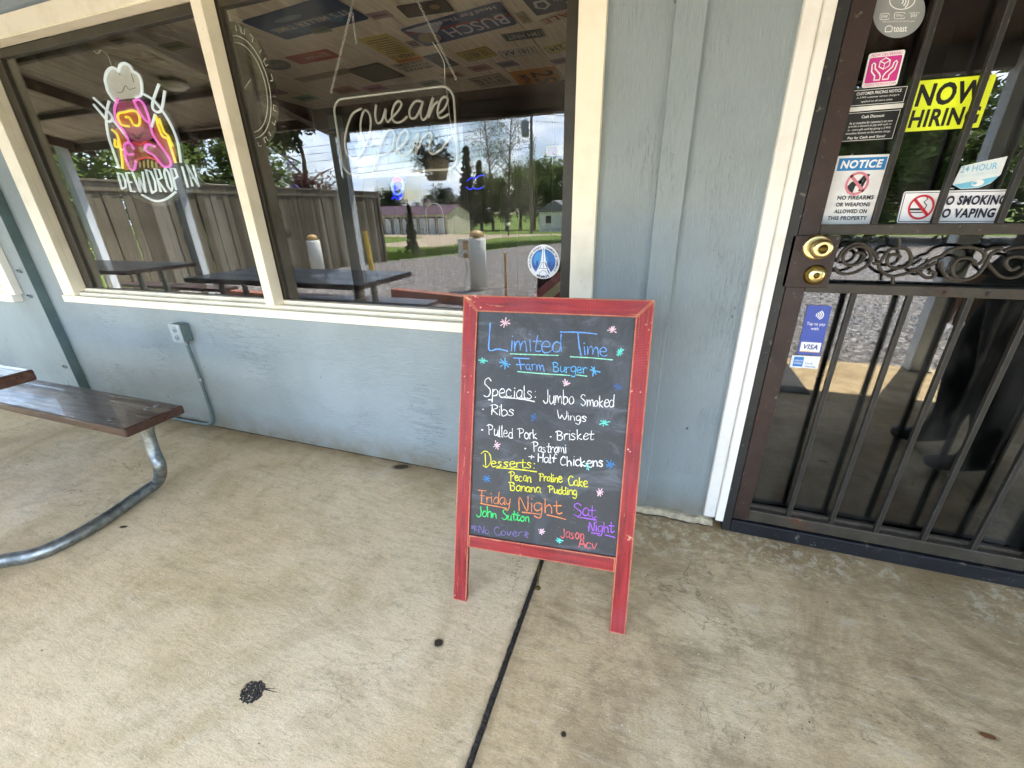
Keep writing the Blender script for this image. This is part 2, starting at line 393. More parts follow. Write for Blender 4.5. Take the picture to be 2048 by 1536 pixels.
def m_concrete(name, dark):
    g = NT(name, rough=.85, spec=.2); v = g.map()
    big = g.noise(v, .8, 6, .62, .6); mid = g.noise(v, 2.6, 10, .74, .9); mid2 = g.noise(g.map(loc=(7, 3, 0)), 5.5, 10, .76, .6); brush = g.noise(g.map((3, 11, 1), (0, 0, R(24))), 2.6, 11, .82)
    fine = g.noise(v, 230, 3, .8); spk = g.noise(v, 60, 8, .85)
    if dark:
        col = g.ramp(big, (.28, lin((186, 160, 117))), (.55, lin((207, 183, 141))), (.75, lin((220, 202, 167))))
        col = g.mix(g.ramp(mid, (.42, 0.0), (.68, .85)), col, lin((142, 118, 82)))
        col = g.mix(g.ramp(mid2, (.50, 0.0), (.70, .65)), col, lin((122, 106, 80)))
        col = g.mix(g.ramp(mid2, (.28, .6), (.42, 0.0)), col, lin((212, 202, 176)))
    else:
        col = g.ramp(big, (.28, lin((208, 181, 137))), (.5, lin((220, 198, 160))), (.75, lin((228, 211, 182))))
        col = g.mix(g.ramp(mid, (.47, 0.0), (.70, .6)), col, lin((164, 142, 98)))
        col = g.mix(g.ramp(mid2, (.54, 0.0), (.72, .5)), col, lin((150, 133, 98)))
        col = g.mix(g.ramp(mid2, (.26, .5), (.40, 0.0)), col, lin((228, 220, 200)))
    col = g.mix(g.ramp(brush, (.50, 0.0), (.66, .6 if dark else .42)), col, lin((132, 117, 86)))
    col = g.mix(g.ramp(brush, (.28, .5), (.44, 0.0)), col, lin((228, 220, 200)))
    col = g.mix(g.ramp(spk, (.34, .55), (.46, 0.0)), col, lin((124, 110, 82)))
    col = g.mix(g.ramp(spk, (.58, 0.0), (.70, .35)), col, lin((230, 223, 206)))
    col = g.mix(g.ramp(fine, (.30, .45), (.48, 0.0)), col, lin((112, 100, 76)))
    col = g.mix(g.ramp(fine, (.60, 0.0), (.78, .4)), col, lin((234, 228, 212)))
    pit = g.ramp(g.voro(v, 70).outputs['Distance'], (0, 1.0), (.07, .8), (.12, 0.0))                   # pores
    col = g.mix(g.math('MULTIPLY', pit, g.ramp(g.noise(v, 6, 4), (.50, 0.0), (.62, .7))), col, lin((84, 74, 54)))
    f2 = g.ramp(g.voro(v, 22).outputs['Distance'], (0, 1.0), (.03, .9), (.055, 0.0))                   # dark freckles
    col = g.mix(g.math('MULTIPLY', f2, g.ramp(g.noise(v, 1.6, 3), (.44, 0.0), (.54, .8))), col, lin((66, 58, 44)))
    crk = g.noise(g.map(loc=(2, 9, 0)), 1.7, 9, .62, .7)                                                # hairline cracks, here and there
    hl = g.math('MULTIPLY', g.ramp(g.math('ABSOLUTE', g.math('SUBTRACT', crk, .5)), (0, 1.0), (.0022, .8), (.0045, 0.0)), g.ramp(g.noise(v, .9, 3), (.50, 0.0), (.60, .75)))
    col = g.mix(hl, col, lin((96, 84, 62)))
    sep = g.t.nodes.new('ShaderNodeSeparateXYZ'); g.t.links.new(g.tc.outputs['Object'], sep.inputs[0])
    yy = g.math('ADD', g.math('MULTIPLY', sep.outputs['Y'], -1.0), g.math('MULTIPLY', g.noise(v, 7, 6), .2))
    col = g.mix(g.ramp(yy, (.08, .8), (.30, 0.0)), col, lin((126, 104, 68)))            # grime along the wall's foot
    jx = g.math('ADD', g.math('ABSOLUTE', g.math('ADD', sep.outputs['X'], .312)), g.math('MULTIPLY', g.noise(v, 14, 6), .05))
    col = g.mix(g.ramp(jx, (.024, .6), (.055, 0.0)), col, lin((112, 98, 70)))             # dirt bleeding out of the joint
    if dark:                                   # pale scaling where the top skin came off beside the wall
        mk = g.math('MULTIPLY', g.ramp(g.noise(v, 26, 10, .8, .4), (.50, 0.0), (.56, .55)), g.ramp(g.noise(v, 2.3, 2), (.42, 0.0), (.54, 1.0)))
        mk = g.math('MULTIPLY', mk, g.ramp(yy, (.12, 0.0), (.16, 1.0), (.28, .8), (.38, 0.0)))
        col = g.mix(mk, col, lin((220, 210, 180)))
        lng = g.noise(g.map((2.2, 16, 1), (0, 0, R(-38))), 2.0, 9, .78)                    # long scuffs
        col = g.mix(g.math('MULTIPLY', g.ramp(lng, (.58, 0.0), (.68, .6)), g.ramp(spk, (.4, .2), (.6, 1.0))), col, lin((224, 215, 192)))
        col = g.mix(g.ramp(lng, (.28, .55), (.42, 0.0)), col, lin((130, 110, 78)))
    h = g.math('ADD', g.math('MULTIPLY', spk, .7), g.math('ADD', g.math('MULTIPLY', mid2, .6), g.math('MULTIPLY', brush, 1.0)))
    nrm = g.bump(h, .45, .009); nrm = g.bump(fine, .25, .0015, nrm)
    return g.set(col, g.ramp(mid, (.4, .72), (.7, .92)), nrm)
M_CONC_L = m_concrete('broom_finished_concrete', False)
M_CONC_R = m_concrete('stained_concrete', True)
M_TAR = mat('joint_tar', lin((46, 42, 36)), rough=.75, var=.5, scale=40, bump=.9, bscale=80)

# ================================================================== PORCH SLAB (setting)
def slab(name, x0, x1, m):
    mb = MB(); mb.box(x0, x1, -2.4, .1, -.16, 0, .006)
    return tag(mb.build(name, m), kind='structure')
JX = -.312
s1 = slab('porch_slab', -9.4, JX - .006, M_CONC_L); s1['label'] = 'pale broom finished concrete porch slab left of the joint'; s1['category'] = 'floor'
s2 = slab('porch_slab', JX + .006, 6.5, M_CONC_R); s2['label'] = 'browner stained concrete porch slab by the door'; s2['category'] = 'floor'
# black tar/dirt filler sits down in the control joint, uneven and spilling a little over its edges
mb = MB(); N = 420; vs = []
for i in range(N + 1):
    y = -.02 - 2.36 * i / N
    w1 = .0080 + .007 * max(0, mnoise.noise((y * 7, 0, 1))) + .0045 * mnoise.noise((y * 41, 2, 1)) + .003 * mnoise.noise((y * 120, 2, 1)); w2 = .0080 + .008 * max(0, mnoise.noise((y * 8, 5, 3))) + .0045 * mnoise.noise((y * 37, 4, 1)) + .003 * mnoise.noise((y * 110, 4, 1))
    z = .0012 + .0012 * mnoise.noise((y * 30, 1, 7))
    vs += [(JX - w1 * .78, y, .0009), (JX - .004, y, z - .003), (JX + .004, y, z - .0035), (JX + w2 * .78, y, .0009)]
mb.add(vs, [(4 * i + k, 4 * i + k + 1, 4 * i + k + 5, 4 * i + k + 4) for i in range(N) for k in range(3)])
tag(mb.build('joint_filler', M_TAR), 'black tarry filler in the joint running out from under the chalkboard', 'joint', kind='structure')

# ================================================================== BUILDING
bld = thing('restaurant_building', 'blue grey sided restaurant front behind the chalkboard sign', 'building')
def panel(x0, x1, z0, z1, m, y0=0.0, y1=.11): return MB().box(x0, x1, y0, y1, z0, z1).build('wall_panel', m, bld)
panel(-3.79, -.238, .004, .7655, M_WALL_H)
panel(-.238, .282, .022, 2.75, M_WALL_V)
panel(-3.79, -.238, 2.1385, 2.75, M_WALL_H)
panel(-3.79, -3.52, .7655, 2.1385, M_WALL_V)
panel(-3.995, -3.79, .006, 2.75, M_WALL_V, -.052)
panel(-9.3, -3.995, .006, .74, M_WALL_V, -.052); panel(-9.3, -3.995, 2.12, 2.75, M_WALL_V, -.052); panel(-9.3, -5.6, .74, 2.12, M_WALL_V, -.052)
panel(1.42, 6.4, .006, 2.75, M_WALL_V); panel(.282, 1.42, 2.125, 2.75, M_WALL_H)
MB().box(-3.7895, -3.785, -.0525, .001, .006, 2.74).build('step_side', M_STEP, bld)  # side face of the wall step, in a darker tone than the siding
b0 = MB().box(-.043, .043, -.021, 0.002, .03, 2.74, .003).build('batten', M_WALL_V, bld)
for x in (1.75, 2.97, 4.2): dup(b0, bld, (x, 0, 0))
# broken mortar lip under the siding beside the door
mb = MB(); vs = []; K = 60
for i in range(K + 1):
    x = -.30 + .62 * i / K; d = .018 + .012 * mnoise.noise((x * 14, 3, 0)) + .006 * mnoise.noise((x * 55, 1, 0)); h = .024 + .006 * mnoise.noise((x * 20, 9, 0))
    vs += [(x, .01, h), (x, -d * .6, h - .004), (x, -d - .008, .001)]
mb.add(vs, [(3 * i + k, 3 * i + k + 1, 3 * i + k + 4, 3 * i + k + 3) for i in range(K) for k in range(2)])
mb.build('mortar_lip', mat('crumbling_mortar', lin((176, 164, 136)), rough=.9, var=.3, scale=30, bump=.8, bscale=70), bld)
mb = MB(); vs = []
for i in range(K + 1):                         # crack between lip and slab
    x = -.28 + .6 * i / K; y = -.034 - .010 * mnoise.noise((x * 12, 3, 5)) - .006 * mnoise.noise((x * 47, 3, 5)); wv = .0018 + .0016 * mnoise.noise((x * 31, 7, 7))
    vs += [(x, y - wv, .0028), (x, y + wv, .0045)]
mb.add(vs, [(2 * i, 2 * i + 1, 2 * i + 3, 2 * i + 2) for i in range(K)]); mb.build('crack', M_TAR, bld)
mb = MB(); vs = []; K = 150
for i in range(K + 1):                         # dark gap along the foot of the lower siding
    x = -3.78 + 3.48 * i / K; wv = .004 + .006 * mnoise.noise((x * 9, 2, 2)) + .005 * mnoise.noise((x * 47, 2, 2))
    vs += [(x, -max(.001, wv), .0016), (x, .004, .0016)]
mb.add(vs, [(2 * i, 2 * i + 1, 2 * i + 3, 2 * i + 2) for i in range(K)]); mb.build('gap', mat('packed_dirt', lin((74, 62, 46)), rough=.9, var=.4, scale=30), bld)
# small steel clips on the siding; the upper two stand in for paint chips
M_GALV = NT('galvanised_steel', rough=.42, spec=.5); g = M_GALV; vg_ = g.map()
M_GALV = g.set(g.ramp(g.noise(vg_, 34, 4, .6), (.35, lin((112, 118, 118))), (.65, lin((156, 162, 160)))), g.ramp(g.noise(vg_, 12, 4), (.3, .3), (.7, .55)), None, .85)
for px, py in ((41, 542), (62, 592), (132, 733), (142, 772)):
    p = onwall(px, py, -.054); mb = MB()
    mb.tube([p + Vector((-.012, 0, .006)), p + Vector((-.012, -.014, .006)), p + Vector((.006, -.018, .002)), p + Vector((.012, -.012, -.006)), p + Vector((.012, 0, -.008))], .0035, 6)
    mb.lathe([(0, .004), (.006, .003), (.006, -.001)], p, (0, -1, 0), 8); mb.build('clip_chip_mark', M_GALV, bld)

# glass: thin pane, reflectance rising towards grazing, the same seen from either side
def m_glass(name, f0, tint, dust=False):
    M = bpy.data.materials.new(name); M.use_nodes = True; t = M.node_tree; t.nodes.clear()
    o = t.nodes.new('ShaderNodeOutputMaterial'); mxs = t.nodes.new('ShaderNodeMixShader'); tr = t.nodes.new('ShaderNodeBsdfTransparent'); gl = t.nodes.new('ShaderNodeBsdfGlossy')
    gl.inputs['Roughness'].default_value = 0.0; gl.inputs['Color'].default_value = (1, 1, 1, 1); tr.inputs['Color'].default_value = tuple(tint) + (1,)
    lw = t.nodes.new('ShaderNodeLayerWeight'); lw.inputs['Blend'].default_value = .5
    pw = t.nodes.new('ShaderNodeMath'); pw.operation = 'POWER'; pw.inputs[1].default_value = 4.0
    ml = t.nodes.new('ShaderNodeMath'); ml.operation = 'MULTIPLY_ADD'; ml.inputs[1].default_value = 1 - f0; ml.inputs[2].default_value = f0; ml.use_clamp = True
    t.links.new(lw.outputs['Facing'], pw.inputs[0]); t.links.new(pw.outputs[0], ml.inputs[0]); t.links.new(ml.outputs[0], mxs.inputs[0])
    t.links.new(tr.outputs[0], mxs.inputs[1]); t.links.new(gl.outputs[0], mxs.inputs[2]); t.links.new(dusty(t, mxs.outputs[0]) if dust else mxs.outputs[0], o.inputs[0]); return M
M_GLASS = m_glass('window_glass', .045, (.96, .97, .96), True)
M_DGLASS = m_glass('door_glass', .072, (.80, .82, .80), True)

# ---- the big two-pane front window
win = thing('storefront_window', 'wide two pane front window with cream trim holding the neon signs', 'window', (0, 0, 0))
def wp(name, m, *b, ch=.002): return MB().box(*b, ch).build(name, m, win)
wp('casing', M_CREAM, -3.547, -3.432, -.03, .004, .806, 2.0625)
wp('casing', M_CREAM, -.32, -.236, -.03, .004, .806, 2.0625)
wp('casing', M_CREAM, -3.55, -.233, -.032, .004, 2.0635, 2.142)
wp('jamb', M_CREAM, -3.446, -3.433, .0045, .04, .824, 2.0585); wp('jamb', M_CREAM, -.319, -.306, .0045, .04, .824, 2.0585)
wp('head_jamb', M_CREAM, -3.43, -.322, -.028, .04, 2.0595, 2.0632)
wp('mullion', M_CREAM, -1.868, -1.812, -.029, .034, .8235, 2.059)
wp('sill_board', M_CREAM, -3.56, -.232, -.036, .0, .763, .8045)
wp('sill_step', M_CREAM, -3.43, -.322, -.006, .03, .805, .8225)
wp('bottom_rail', M_CREAM, -3.43, -.322, .026, .06, .8228, .842)
for a, b in ((-3.4325, -3.362), (-1.886, -1.800), (-.372, -.3205)): wp('inner_frame', M_DARKFRAME, a, b, .0405, .075, .8425, 2.0585)
wp('inner_frame', M_DARKFRAME, -3.361, -1.887, .041, .074, 2.022, 2.0585); wp('inner_frame', M_DARKFRAME, -1.799, -.373, .041, .074, 2.022, 2.0585)
wp('pane', M_GLASS, -3.362, -1.886, .052, .056, .8425, 2.022, ch=0); wp('pane', M_GLASS, -1.80, -.372, .052, .056, .8425, 2.022, ch=0)
# ---- corner of the next window along
sw = thing('side_window', 'neighbouring cream framed window cut off by the left edge', 'window', (0, 0, 0))
def sp(name, m, *b, ch=.002): return MB().box(*b, ch).build(name, m, sw)
sp('casing', M_WHITE_TRIM, -4.05, -3.935, -.092, -.0525, .80, 2.12); sp('casing', M_WHITE_TRIM, -5.6, -5.5, -.095, -.0525, .80, 2.12)
sp('sill_board', M_WHITE_TRIM, -5.62, -3.965, -.102, -.0525, .752, .799); sp('casing', M_WHITE_TRIM, -5.6, -3.935, -.096, -.0525, 2.1205, 2.2)
sp('inner_frame', M_DARKFRAME, -4.095, -4.0505, -.02, .02, .80, 2.12); sp('pane', M_GLASS, -5.5, -4.095, -.004, 0, .80, 2.12, ch=0)

# ---- inside the dining room
M_PLANK = NT('old_ceiling_board', rough=.7); g = M_PLANK
M_PLANK = g.set(g.ramp(g.noise(g.map((7, .6, 1)), 5, 6, .65), (.3, lin((206, 192, 166))), (.7, lin((236, 226, 206)))), None, None)
M_BROWN = mat('dark_brown_panelling', lin((44, 31, 22)), rough=.6, var=.3, scale=6, stretch=(4, 4, .6))
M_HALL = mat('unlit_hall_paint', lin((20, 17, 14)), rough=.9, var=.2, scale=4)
M_RFLOOR = mat('worn_wood_floor', lin((160, 138, 110)), rough=.5, var=.3, scale=5, stretch=(1, 6, 1))
ic = thing('interior_ceiling', 'board ceiling inside covered with metal signs and number plates', 'ceiling'); ic['kind'] = 'structure'
pw_ = .1385
pl = None
for i in range(30):
    x = -3.98 + i * .14
    if pl is None: pl = MB().box(0, pw_, .14, 3.06, 2.351, 2.37, .003).build('plank', M_PLANK, ic, (x, 0, 0))
    else: dup(pl, ic, (x, 0, random.uniform(-.0, .003)))
rm = tag(MB().box(-4.05, .26, .112, 3.3, -.04, -.002).build('interior_floor', M_RFLOOR), 'worn wooden floor inside the dining room', 'floor', kind='structure')
rb = thing('interior_wall', 'dark brown panelled back wall inside behind the window', 'wall'); rb['kind'] = 'structure'
k = None
for i in range(22):
    x = -4.0 + i * .2
    if k is None: k = MB().box(0, .196, 3.2, 3.25, -.02, 2.6, .004).build('plank', M_BROWN, rb, (x, 0, 0))
    else: dup(k, rb, (x, 0, 0))
MB().box(-4.05, .3, 3.0, 3.19, 2.14, 2.349).build('beam', mat('black_brown_beam', lin((34, 26, 18)), rough=.7, var=.3, scale=7), rb)
MB().box(-4.15, -4.02, .113, 3.3, -.02, 2.6).build('side_wall', M_BROWN, rb)
MB().box(.20, .279, .113, 3.3, -.02, 2.6).build('side_wall', M_BROWN, rb)
MB().box(-4.16, .30, .112, 3.34, 2.601, 2.66).build('roof_deck', M_BROWN, rb)
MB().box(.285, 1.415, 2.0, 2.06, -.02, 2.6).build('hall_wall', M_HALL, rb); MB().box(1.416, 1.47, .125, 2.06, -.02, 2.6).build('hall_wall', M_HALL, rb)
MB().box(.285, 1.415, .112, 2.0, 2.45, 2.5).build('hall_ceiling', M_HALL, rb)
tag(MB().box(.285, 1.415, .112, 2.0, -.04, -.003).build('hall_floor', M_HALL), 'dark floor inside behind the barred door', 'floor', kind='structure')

# ================================================================== PORCH ROOF, POSTS
M_METAL = NT('old_corrugated_metal', rough=.5, spec=.4); g = M_METAL
M_METAL = g.set(g.ramp(g.noise(g.map((6, 1, 1)), 3, 6), (.3, lin((120, 112, 96))), (.7, lin((176, 170, 156)))), None, None, .15)
M_RAFT = mat('dark_stained_timber', lin((58, 40, 26)), rough=.7, var=.3, scale=8, stretch=(3, .6, 3))
pr = thing('porch_roof', 'sloping corrugated metal porch roof over the concrete', 'roof')
def roofz(y): return 2.66 + (2.13 - 2.66) * (-y / 2.7)
mb = MB(); nx = 700; vs = []
for i in range(nx + 1):
    x = -9.6 + 16.2 * i / nx; h = .012 * math.cos(2 * math.pi * x / .12)
    vs += [(x, .0, roofz(0) + h), (x, -2.72, roofz(-2.72) + h)]
mb.add(vs, [(2 * i, 2 * i + 1, 2 * i + 3, 2 * i + 2) for i in range(nx)]); mb.build('metal_sheet', M_METAL, pr)
def sloped(x0, x1, y0, y1, t, off):            # board under the sheet following its slope
    mb = MB(); z = lambda y: roofz(y) - off
    mb.add([(x0, y0, z(y0)), (x1, y0, z(y0)), (x1, y1, z(y1)), (x0, y1, z(y1)), (x0, y0, z(y0) - t), (x1, y0, z(y0) - t), (x1, y1, z(y1) - t), (x0, y1, z(y1) - t)],
           [(0, 1, 2, 3), (7, 6, 5, 4), (0, 4, 5, 1), (1, 5, 6, 2), (2, 6, 7, 3), (3, 7, 4, 0)]); return mb
for x in (-7.6, -5.6): sloped(x, x + .045, -.02, -2.6, .09, .016).build('rafter', M_RAFT, pr)
sloped(-3.46, -3.36, -.02, -2.66, .17, .016).build('rafter', M_RAFT, pr)
q = None
for i in range(50):                            # close-boarded ceiling on the door side
    x = -3.358 + i * .198
    q = sloped(0, .193, -.02, -2.6, .018, .02).build('ceiling_board', M_RAFT, pr, (x, 0, 0)) if q is None else dup(q, pr, (x, 0, 0))
MB().box(-3.44, 6.5, -2.45, -2.36, 2.0, 2.135, .004).build('beam', M_RAFT, pr)
MB().box(-9.5, -3.45, -2.44, -2.38, 2.07, 2.155, .003).build('beam', M_RAFT, pr)
for y in (-.9, -1.7): MB().box(-9.5, -3.47, y, y - .04, roofz(y) - .062, roofz(y) - .018).build('purlin', M_RAFT, pr)
MB().tube([(-3.3, -2.52, 2.06), (6.3, -2.52, 2.06)], .03, 10).build('conduit', mat('grey_pipe', lin((118, 110, 98)), rough=.5, var=.2, scale=6), pr)
M_POST = mat('pale_blue_grey_post_paint', lin((196, 206, 214)), rough=.6, var=.12, scale=5, bump=.15, bscale=50)
post = None
plab = {-7.75: 'pale blue grey porch post at the far end by the plank fence', -5.78: 'pale blue grey porch post between the two dark picnic tables', -3.25: 'pale blue grey porch post beside the end of the long dark picnic table',
        -.62: 'pale blue grey porch post opposite the window casing', 2.0: 'pale blue grey porch post opposite the barred door', 4.6: 'pale blue grey porch post beyond the barred door'}
for x, lb in plab.items():
    t = thing('porch_post', lb, 'post', (x, -2.33, 0), group='posts holding up the porch roof')
    if post is None:
        post = MB().box(-.06, .06, -.045, .045, .004, 2.14, .004).build('shaft', M_POST, t)
        trim = MB().box(-.071, -.0605, -.055, .055, .004, 1.99, .002).build('face_board', M_POST, t)
        foot = MB().box(-.075, .075, -.06, .06, 0, .012, .002).build('base_plate', M_GALV, t)
    else: dup(post, t); dup(trim, t); dup(foot, t)
# ceiling lamp seen in the left pane
cl = thing('porch_lamp', 'round white porch ceiling lamp near the dark rafter', 'lamp', (-4.3, -1.55, roofz(-1.55) - .03))
MB().lathe([(0, -.03), (.07, -.03), (.085, -.02), (.09, 0), (.09, .02)], n=20).build('shade', mat('white_lamp_glass', lin((225, 222, 212)), rough=.4), cl)
MB().lathe([(.0905, -.012), (.105, -.006), (.105, .02), (.09, .024)], n=20).build('rim', M_WHITE_TRIM, cl)

# ================================================================== OUTLET BOX WITH CONDUIT
M_GREYBOX = mat('painted_outlet_box', lin((96, 114, 114)), rough=.5, var=.12, scale=30, bump=.1)
ob = thing('outlet_box', 'grey outdoor outlet box with bent conduit on the wall under the window', 'outlet', (-2.565, 0, .52))
def loc(p): return Vector(p) - Vector((-2.565, 0, .52))
MB().box(-.045, .04, -.056, -.0, .063, .166, .009).build('housing', M_GREYBOX, ob)
M_PLATE = mat('outlet_plate', lin((156, 170, 174)), rough=.4, var=.08, scale=30)
MB().box(-.047, .042, -.060, -.0565, .061, .168, .002).build('cover_plate', M_PLATE, ob)
for z in (.138, .092):
    r_ = MB().lathe([(0, .003), (.0165, .003), (.018, 0)], (-.003, -.0605, z), (0, -1, 0), 20).build('receptacle', mat('outlet_face', lin((138, 150, 154)), rough=.4), ob)
    MB().box(-.0095, -.0070, -.0642, -.0637, z - .004, z + .006).box(.002, .0045, -.0642, -.0637, z - .004, z + .006).box(-.005, 0, -.0642, -.0637, z - .0115, z - .0075).build('slots', mat('black_slot', (.01, .01, .01)), r_)
MB().tube(smooth_pts([(.002, -.026, .064), (.002, -.018, -.1), (.002, -.016, -.3), (.000, -.016, -.40), (-.012, -.018, -.462), (-.05, -.022, -.494), (-.11, -.024, -.4985), (-.3, -.024, -.5), (-.6, -.024, -.502)], 5), .0095, 10).build('conduit', M_GREYBOX, ob)
MB().lathe([(.0125, -.012), (.0135, -.01), (.0135, .01), (.0125, .012)], (.002, -.0165, -.19), (0, 0, 1), 14).build('coupling', M_GALV, ob)
MB().lathe([(.0135, -.014), (.0135, .012)], (.002, -.026, .052), (0, 0, 1), 12).build('connector', M_GALV, ob)
# ================================================================== BARRED SECURITY DOOR
def m_steel(name, paint, rustf, rough=.5, edgec=None):
    g = NT(name, rough=rough, spec=.4); v = g.map()
    col = g.ramp(g.noise(v, 14, 6, .7), (.3, lin(tuple(int(c * .72) for c in paint))), (.7, lin(paint)))
    col = g.mix(g.ramp(g.noise(v, 5.5, 6, .7, .8), (rustf, 0.0), (rustf + .12, .85)), col, g.ramp(g.noise(v, 30, 4), (.3, lin((70, 42, 26))), (.7, lin((112, 66, 42)))))
    col = g.mix(g.ramp(g.noise(v, 40, 5, .7), (.62, 0.0), (.7, .5)), col, lin((140, 134, 116)))
    if edgec:                                   # edge highlight put into the colour along the corners, patchy like rubbed paint
        bv = g.t.nodes.new('ShaderNodeBevel'); bv.samples = 6; bv.inputs['Radius'].default_value = .004; geo = g.t.nodes.new('ShaderNodeNewGeometry')
        dp = g.t.nodes.new('ShaderNodeVectorMath'); dp.operation = 'DOT_PRODUCT'; g.t.links.new(bv.outputs[0], dp.inputs[0]); g.t.links.new(geo.outputs['True Normal'], dp.inputs[1])
        col = g.mix(g.math('MULTIPLY', g.ramp(dp.outputs['Value'], (.84, 1.0), (.97, 0.0)), g.ramp(g.noise(v, 26, 5, .7), (.36, .15), (.56, .9))), col, lin(edgec))
    return g.set(col, g.ramp(g.noise(v, 9, 4), (.3, rough - .12), (.7, rough + .2)), g.bump(g.noise(v, 60, 4), .25, .003))
M_STILE = m_steel('rusty_brown_door_steel', (58, 42, 36), .60)
M_RAIL = m_steel('worn_dark_rail_steel', (66, 60, 50), .60, .5, (140, 128, 104))
M_BAR = m_steel('worn_bar_steel', (46, 44, 40), .70, .5, (146, 138, 118)); M_SCROLL = m_steel('dark_cast_scroll', (66, 59, 48), .68)
M_JAMB = m_steel('black_jamb_steel', (44, 44, 42), .68)
M_SILLB = m_steel('black_painted_sill', (28, 30, 34), .7)
M_BRASS = mat('polished_brass', lin((228, 206, 146)), rough=.28, metal=1.0, var=.1, scale=20)
M_BRASS2 = mat('tarnished_brass', lin((96, 78, 30)), rough=.42, metal=.9, var=.3, scale=25)

dt = thing('door_trim', 'white stepped casing boards round the barred door', 'door trim')
for a, b, y in ((.279, .322, -.026), (.3225, .352, -.042)):
    MB().box(a, b, y, .02, .046, 2.12, .004).build('casing_board', M_WHITE_TRIM, dt)
for a, b, y in ((1.405, 1.448, -.026), (1.375, 1.4045, -.042)):
    MB().box(a, b, y, .02, .046, 2.12, .004).build('casing_board', M_WHITE_TRIM, dt)
MB().box(.279, 1.448, -.026, .02, 2.1205, 2.17, .004).build('casing_board', M_WHITE_TRIM, dt)
fr = thing('door_frame', 'black steel frame and sill round the barred door', 'door frame')
MB().box(.3525, .383, -.034, .07, .0, 2.10, .003).build('jamb', M_JAMB, fr); MB().box(1.343, 1.3745, -.034, .07, .0, 2.10, .003).build('jamb', M_JAMB, fr)
MB().box(.3835, 1.3425, -.034, .07, 2.06, 2.10, .003).build('head', M_JAMB, fr)
MB().box(.3835, 1.3425, -.036, .07, .0005, .060, .003).build('sill', M_SILLB, fr)

dr = thing('security_door', 'rust worn steel door with vertical bars, scroll band and brass locks', 'door', (0, 0, 0))
DY0, DY1 = -.028, .006
MB().box(.3855, .4405, DY0, DY1, .064, 2.056, .003).build('stile', M_STILE, dr)
MB().box(1.285, 1.340, DY0, DY1, .064, 2.056, .003).build('stile', M_STILE, dr)
for z0, z1, mm in ((2.0, 2.056, M_STILE), (1.157, 1.186, M_RAIL), (.984, 1.013, M_RAIL), (.066, .116, M_RAIL)):
    MB().box(.441, 1.2845, DY0 + .001, DY1 - .001, z0, z1, .003).build('rail', mm, dr)
MB().box(.4425, 1.283, -.004, .012, .1165, .128, .001).build('glass_bead', M_RAIL, dr)
ub = lb_ = None
for i in range(6):
    x = .573 + .1405 * i
    if x > 1.28: break
    if ub is None:
        ub = MB().box(-.0072, .0072, DY0 + .003, DY0 + .019, 1.1862, 2.0, .0015).build('bar', M_BAR, dr, (x, 0, 0))
        lb_ = MB().box(-.0072, .0072, DY0 + .003, DY0 + .019, .1162, .9838, .0015).build('bar', M_BAR, dr, (x + .003, 0, 0))
    else: dup(ub, dr, (x, 0, 0)); dup(lb_, dr, (x + .003, 0, 0))
MB().box(.4405, 1.2848, .020, .025, .116, 2.0).build('pane', M_DGLASS, dr)
for x in (.79, .888): MB().lathe([(0, .004), (.005, .003), (.006, 0)], (x, DY0 + .0005, .998), (0, -1, 0), 10).build('screw', M_STILE, dr)
# cast scroll band (traced centre lines, at the band's own plane)
ZB = lambda zx, zy: (1550 + zx * .24739, 280 + zy * .24739)
scr = [[(480, 1030), (520, 1075), (600, 1082), (700, 1045), (775, 975), (765, 905), (705, 862), (625, 868), (562, 918), (552, 980), (600, 1012), (675, 1000), (722, 950), (700, 912), (655, 915)],
       [(500, 985), (540, 905), (610, 850), (690, 835), (770, 880), (830, 960)],
       [(1000, 790), (1000, 862), (930, 885), (880, 940), (850, 985), (790, 1000)], [(1000, 862), (1070, 885), (1100, 950), (1080, 1010), (1010, 1035), (935, 1025), (905, 975), (935, 930), (990, 930), (1015, 950)],
       [(830, 990), (850, 1045), (905, 1090), (950, 1105), (948, 1165)], [(950, 1105), (1040, 1085), (1110, 1060), (1200, 1005), (1290, 955), (1345, 940)],
       [(1095, 1045), (1150, 1060), (1215, 1110), (1270, 1110), (1295, 1080), (1265, 1065), (1240, 1085)], [(1150, 1045), (1225, 1030), (1300, 985)],
       [(1340, 945), (1400, 895), (1500, 868), (1610, 872), (1685, 910), (1690, 960), (1640, 1005), (1590, 985)],
       [(1345, 985), (1350, 1050), (1400, 1110), (1480, 1135)], [(1620, 985), (1560, 955), (1490, 962), (1440, 1010), (1432, 1070), (1475, 1120), (1560, 1125), (1640, 1085), (1705, 1000), (1755, 915), (1830, 880), (1760, 872), (1690, 900)],
       [(1705, 975), (1765, 1055), (1840, 1110), (1940, 1110), (2020, 1060), (2060, 980)], [(1850, 895), (1930, 870), (2050, 865)], [(1970, 1025), (1910, 1050), (1865, 1010), (1880, 960), (1950, 940), (2030, 960), (2090, 1010)]]
mb = MB()
for pl_ in scr:
    pts = [onwall(*ZB(*q), -.018) for q in pl_]
    mb.tube(smooth_pts([(p.x, p.y, p.z) for p in pts], 5), .0062, 7, flat=.75)
for k_ in range(1, 3):                          # the casting repeats towards the hinges, outside the picture
    for pl_ in scr[2:8] if k_ == 1 else scr[:2]:
        pts = [onwall(*ZB(*q), -.018) for q in pl_]; pts = [p + Vector((.40 if k_ == 1 else .70, 0, 0)) for p in pts]
        if max(p.x for p in pts) < 1.285: mb.tube(smooth_pts([(p.x, p.y, p.z) for p in pts], 5), .0062, 7, flat=.75)
mb.build('scrollwork', M_SCROLL, dr)
MB().box(.3705, .4975, -.034, -.0285, .999, 1.156, .003).build('lock_plate', M_STILE, dr)
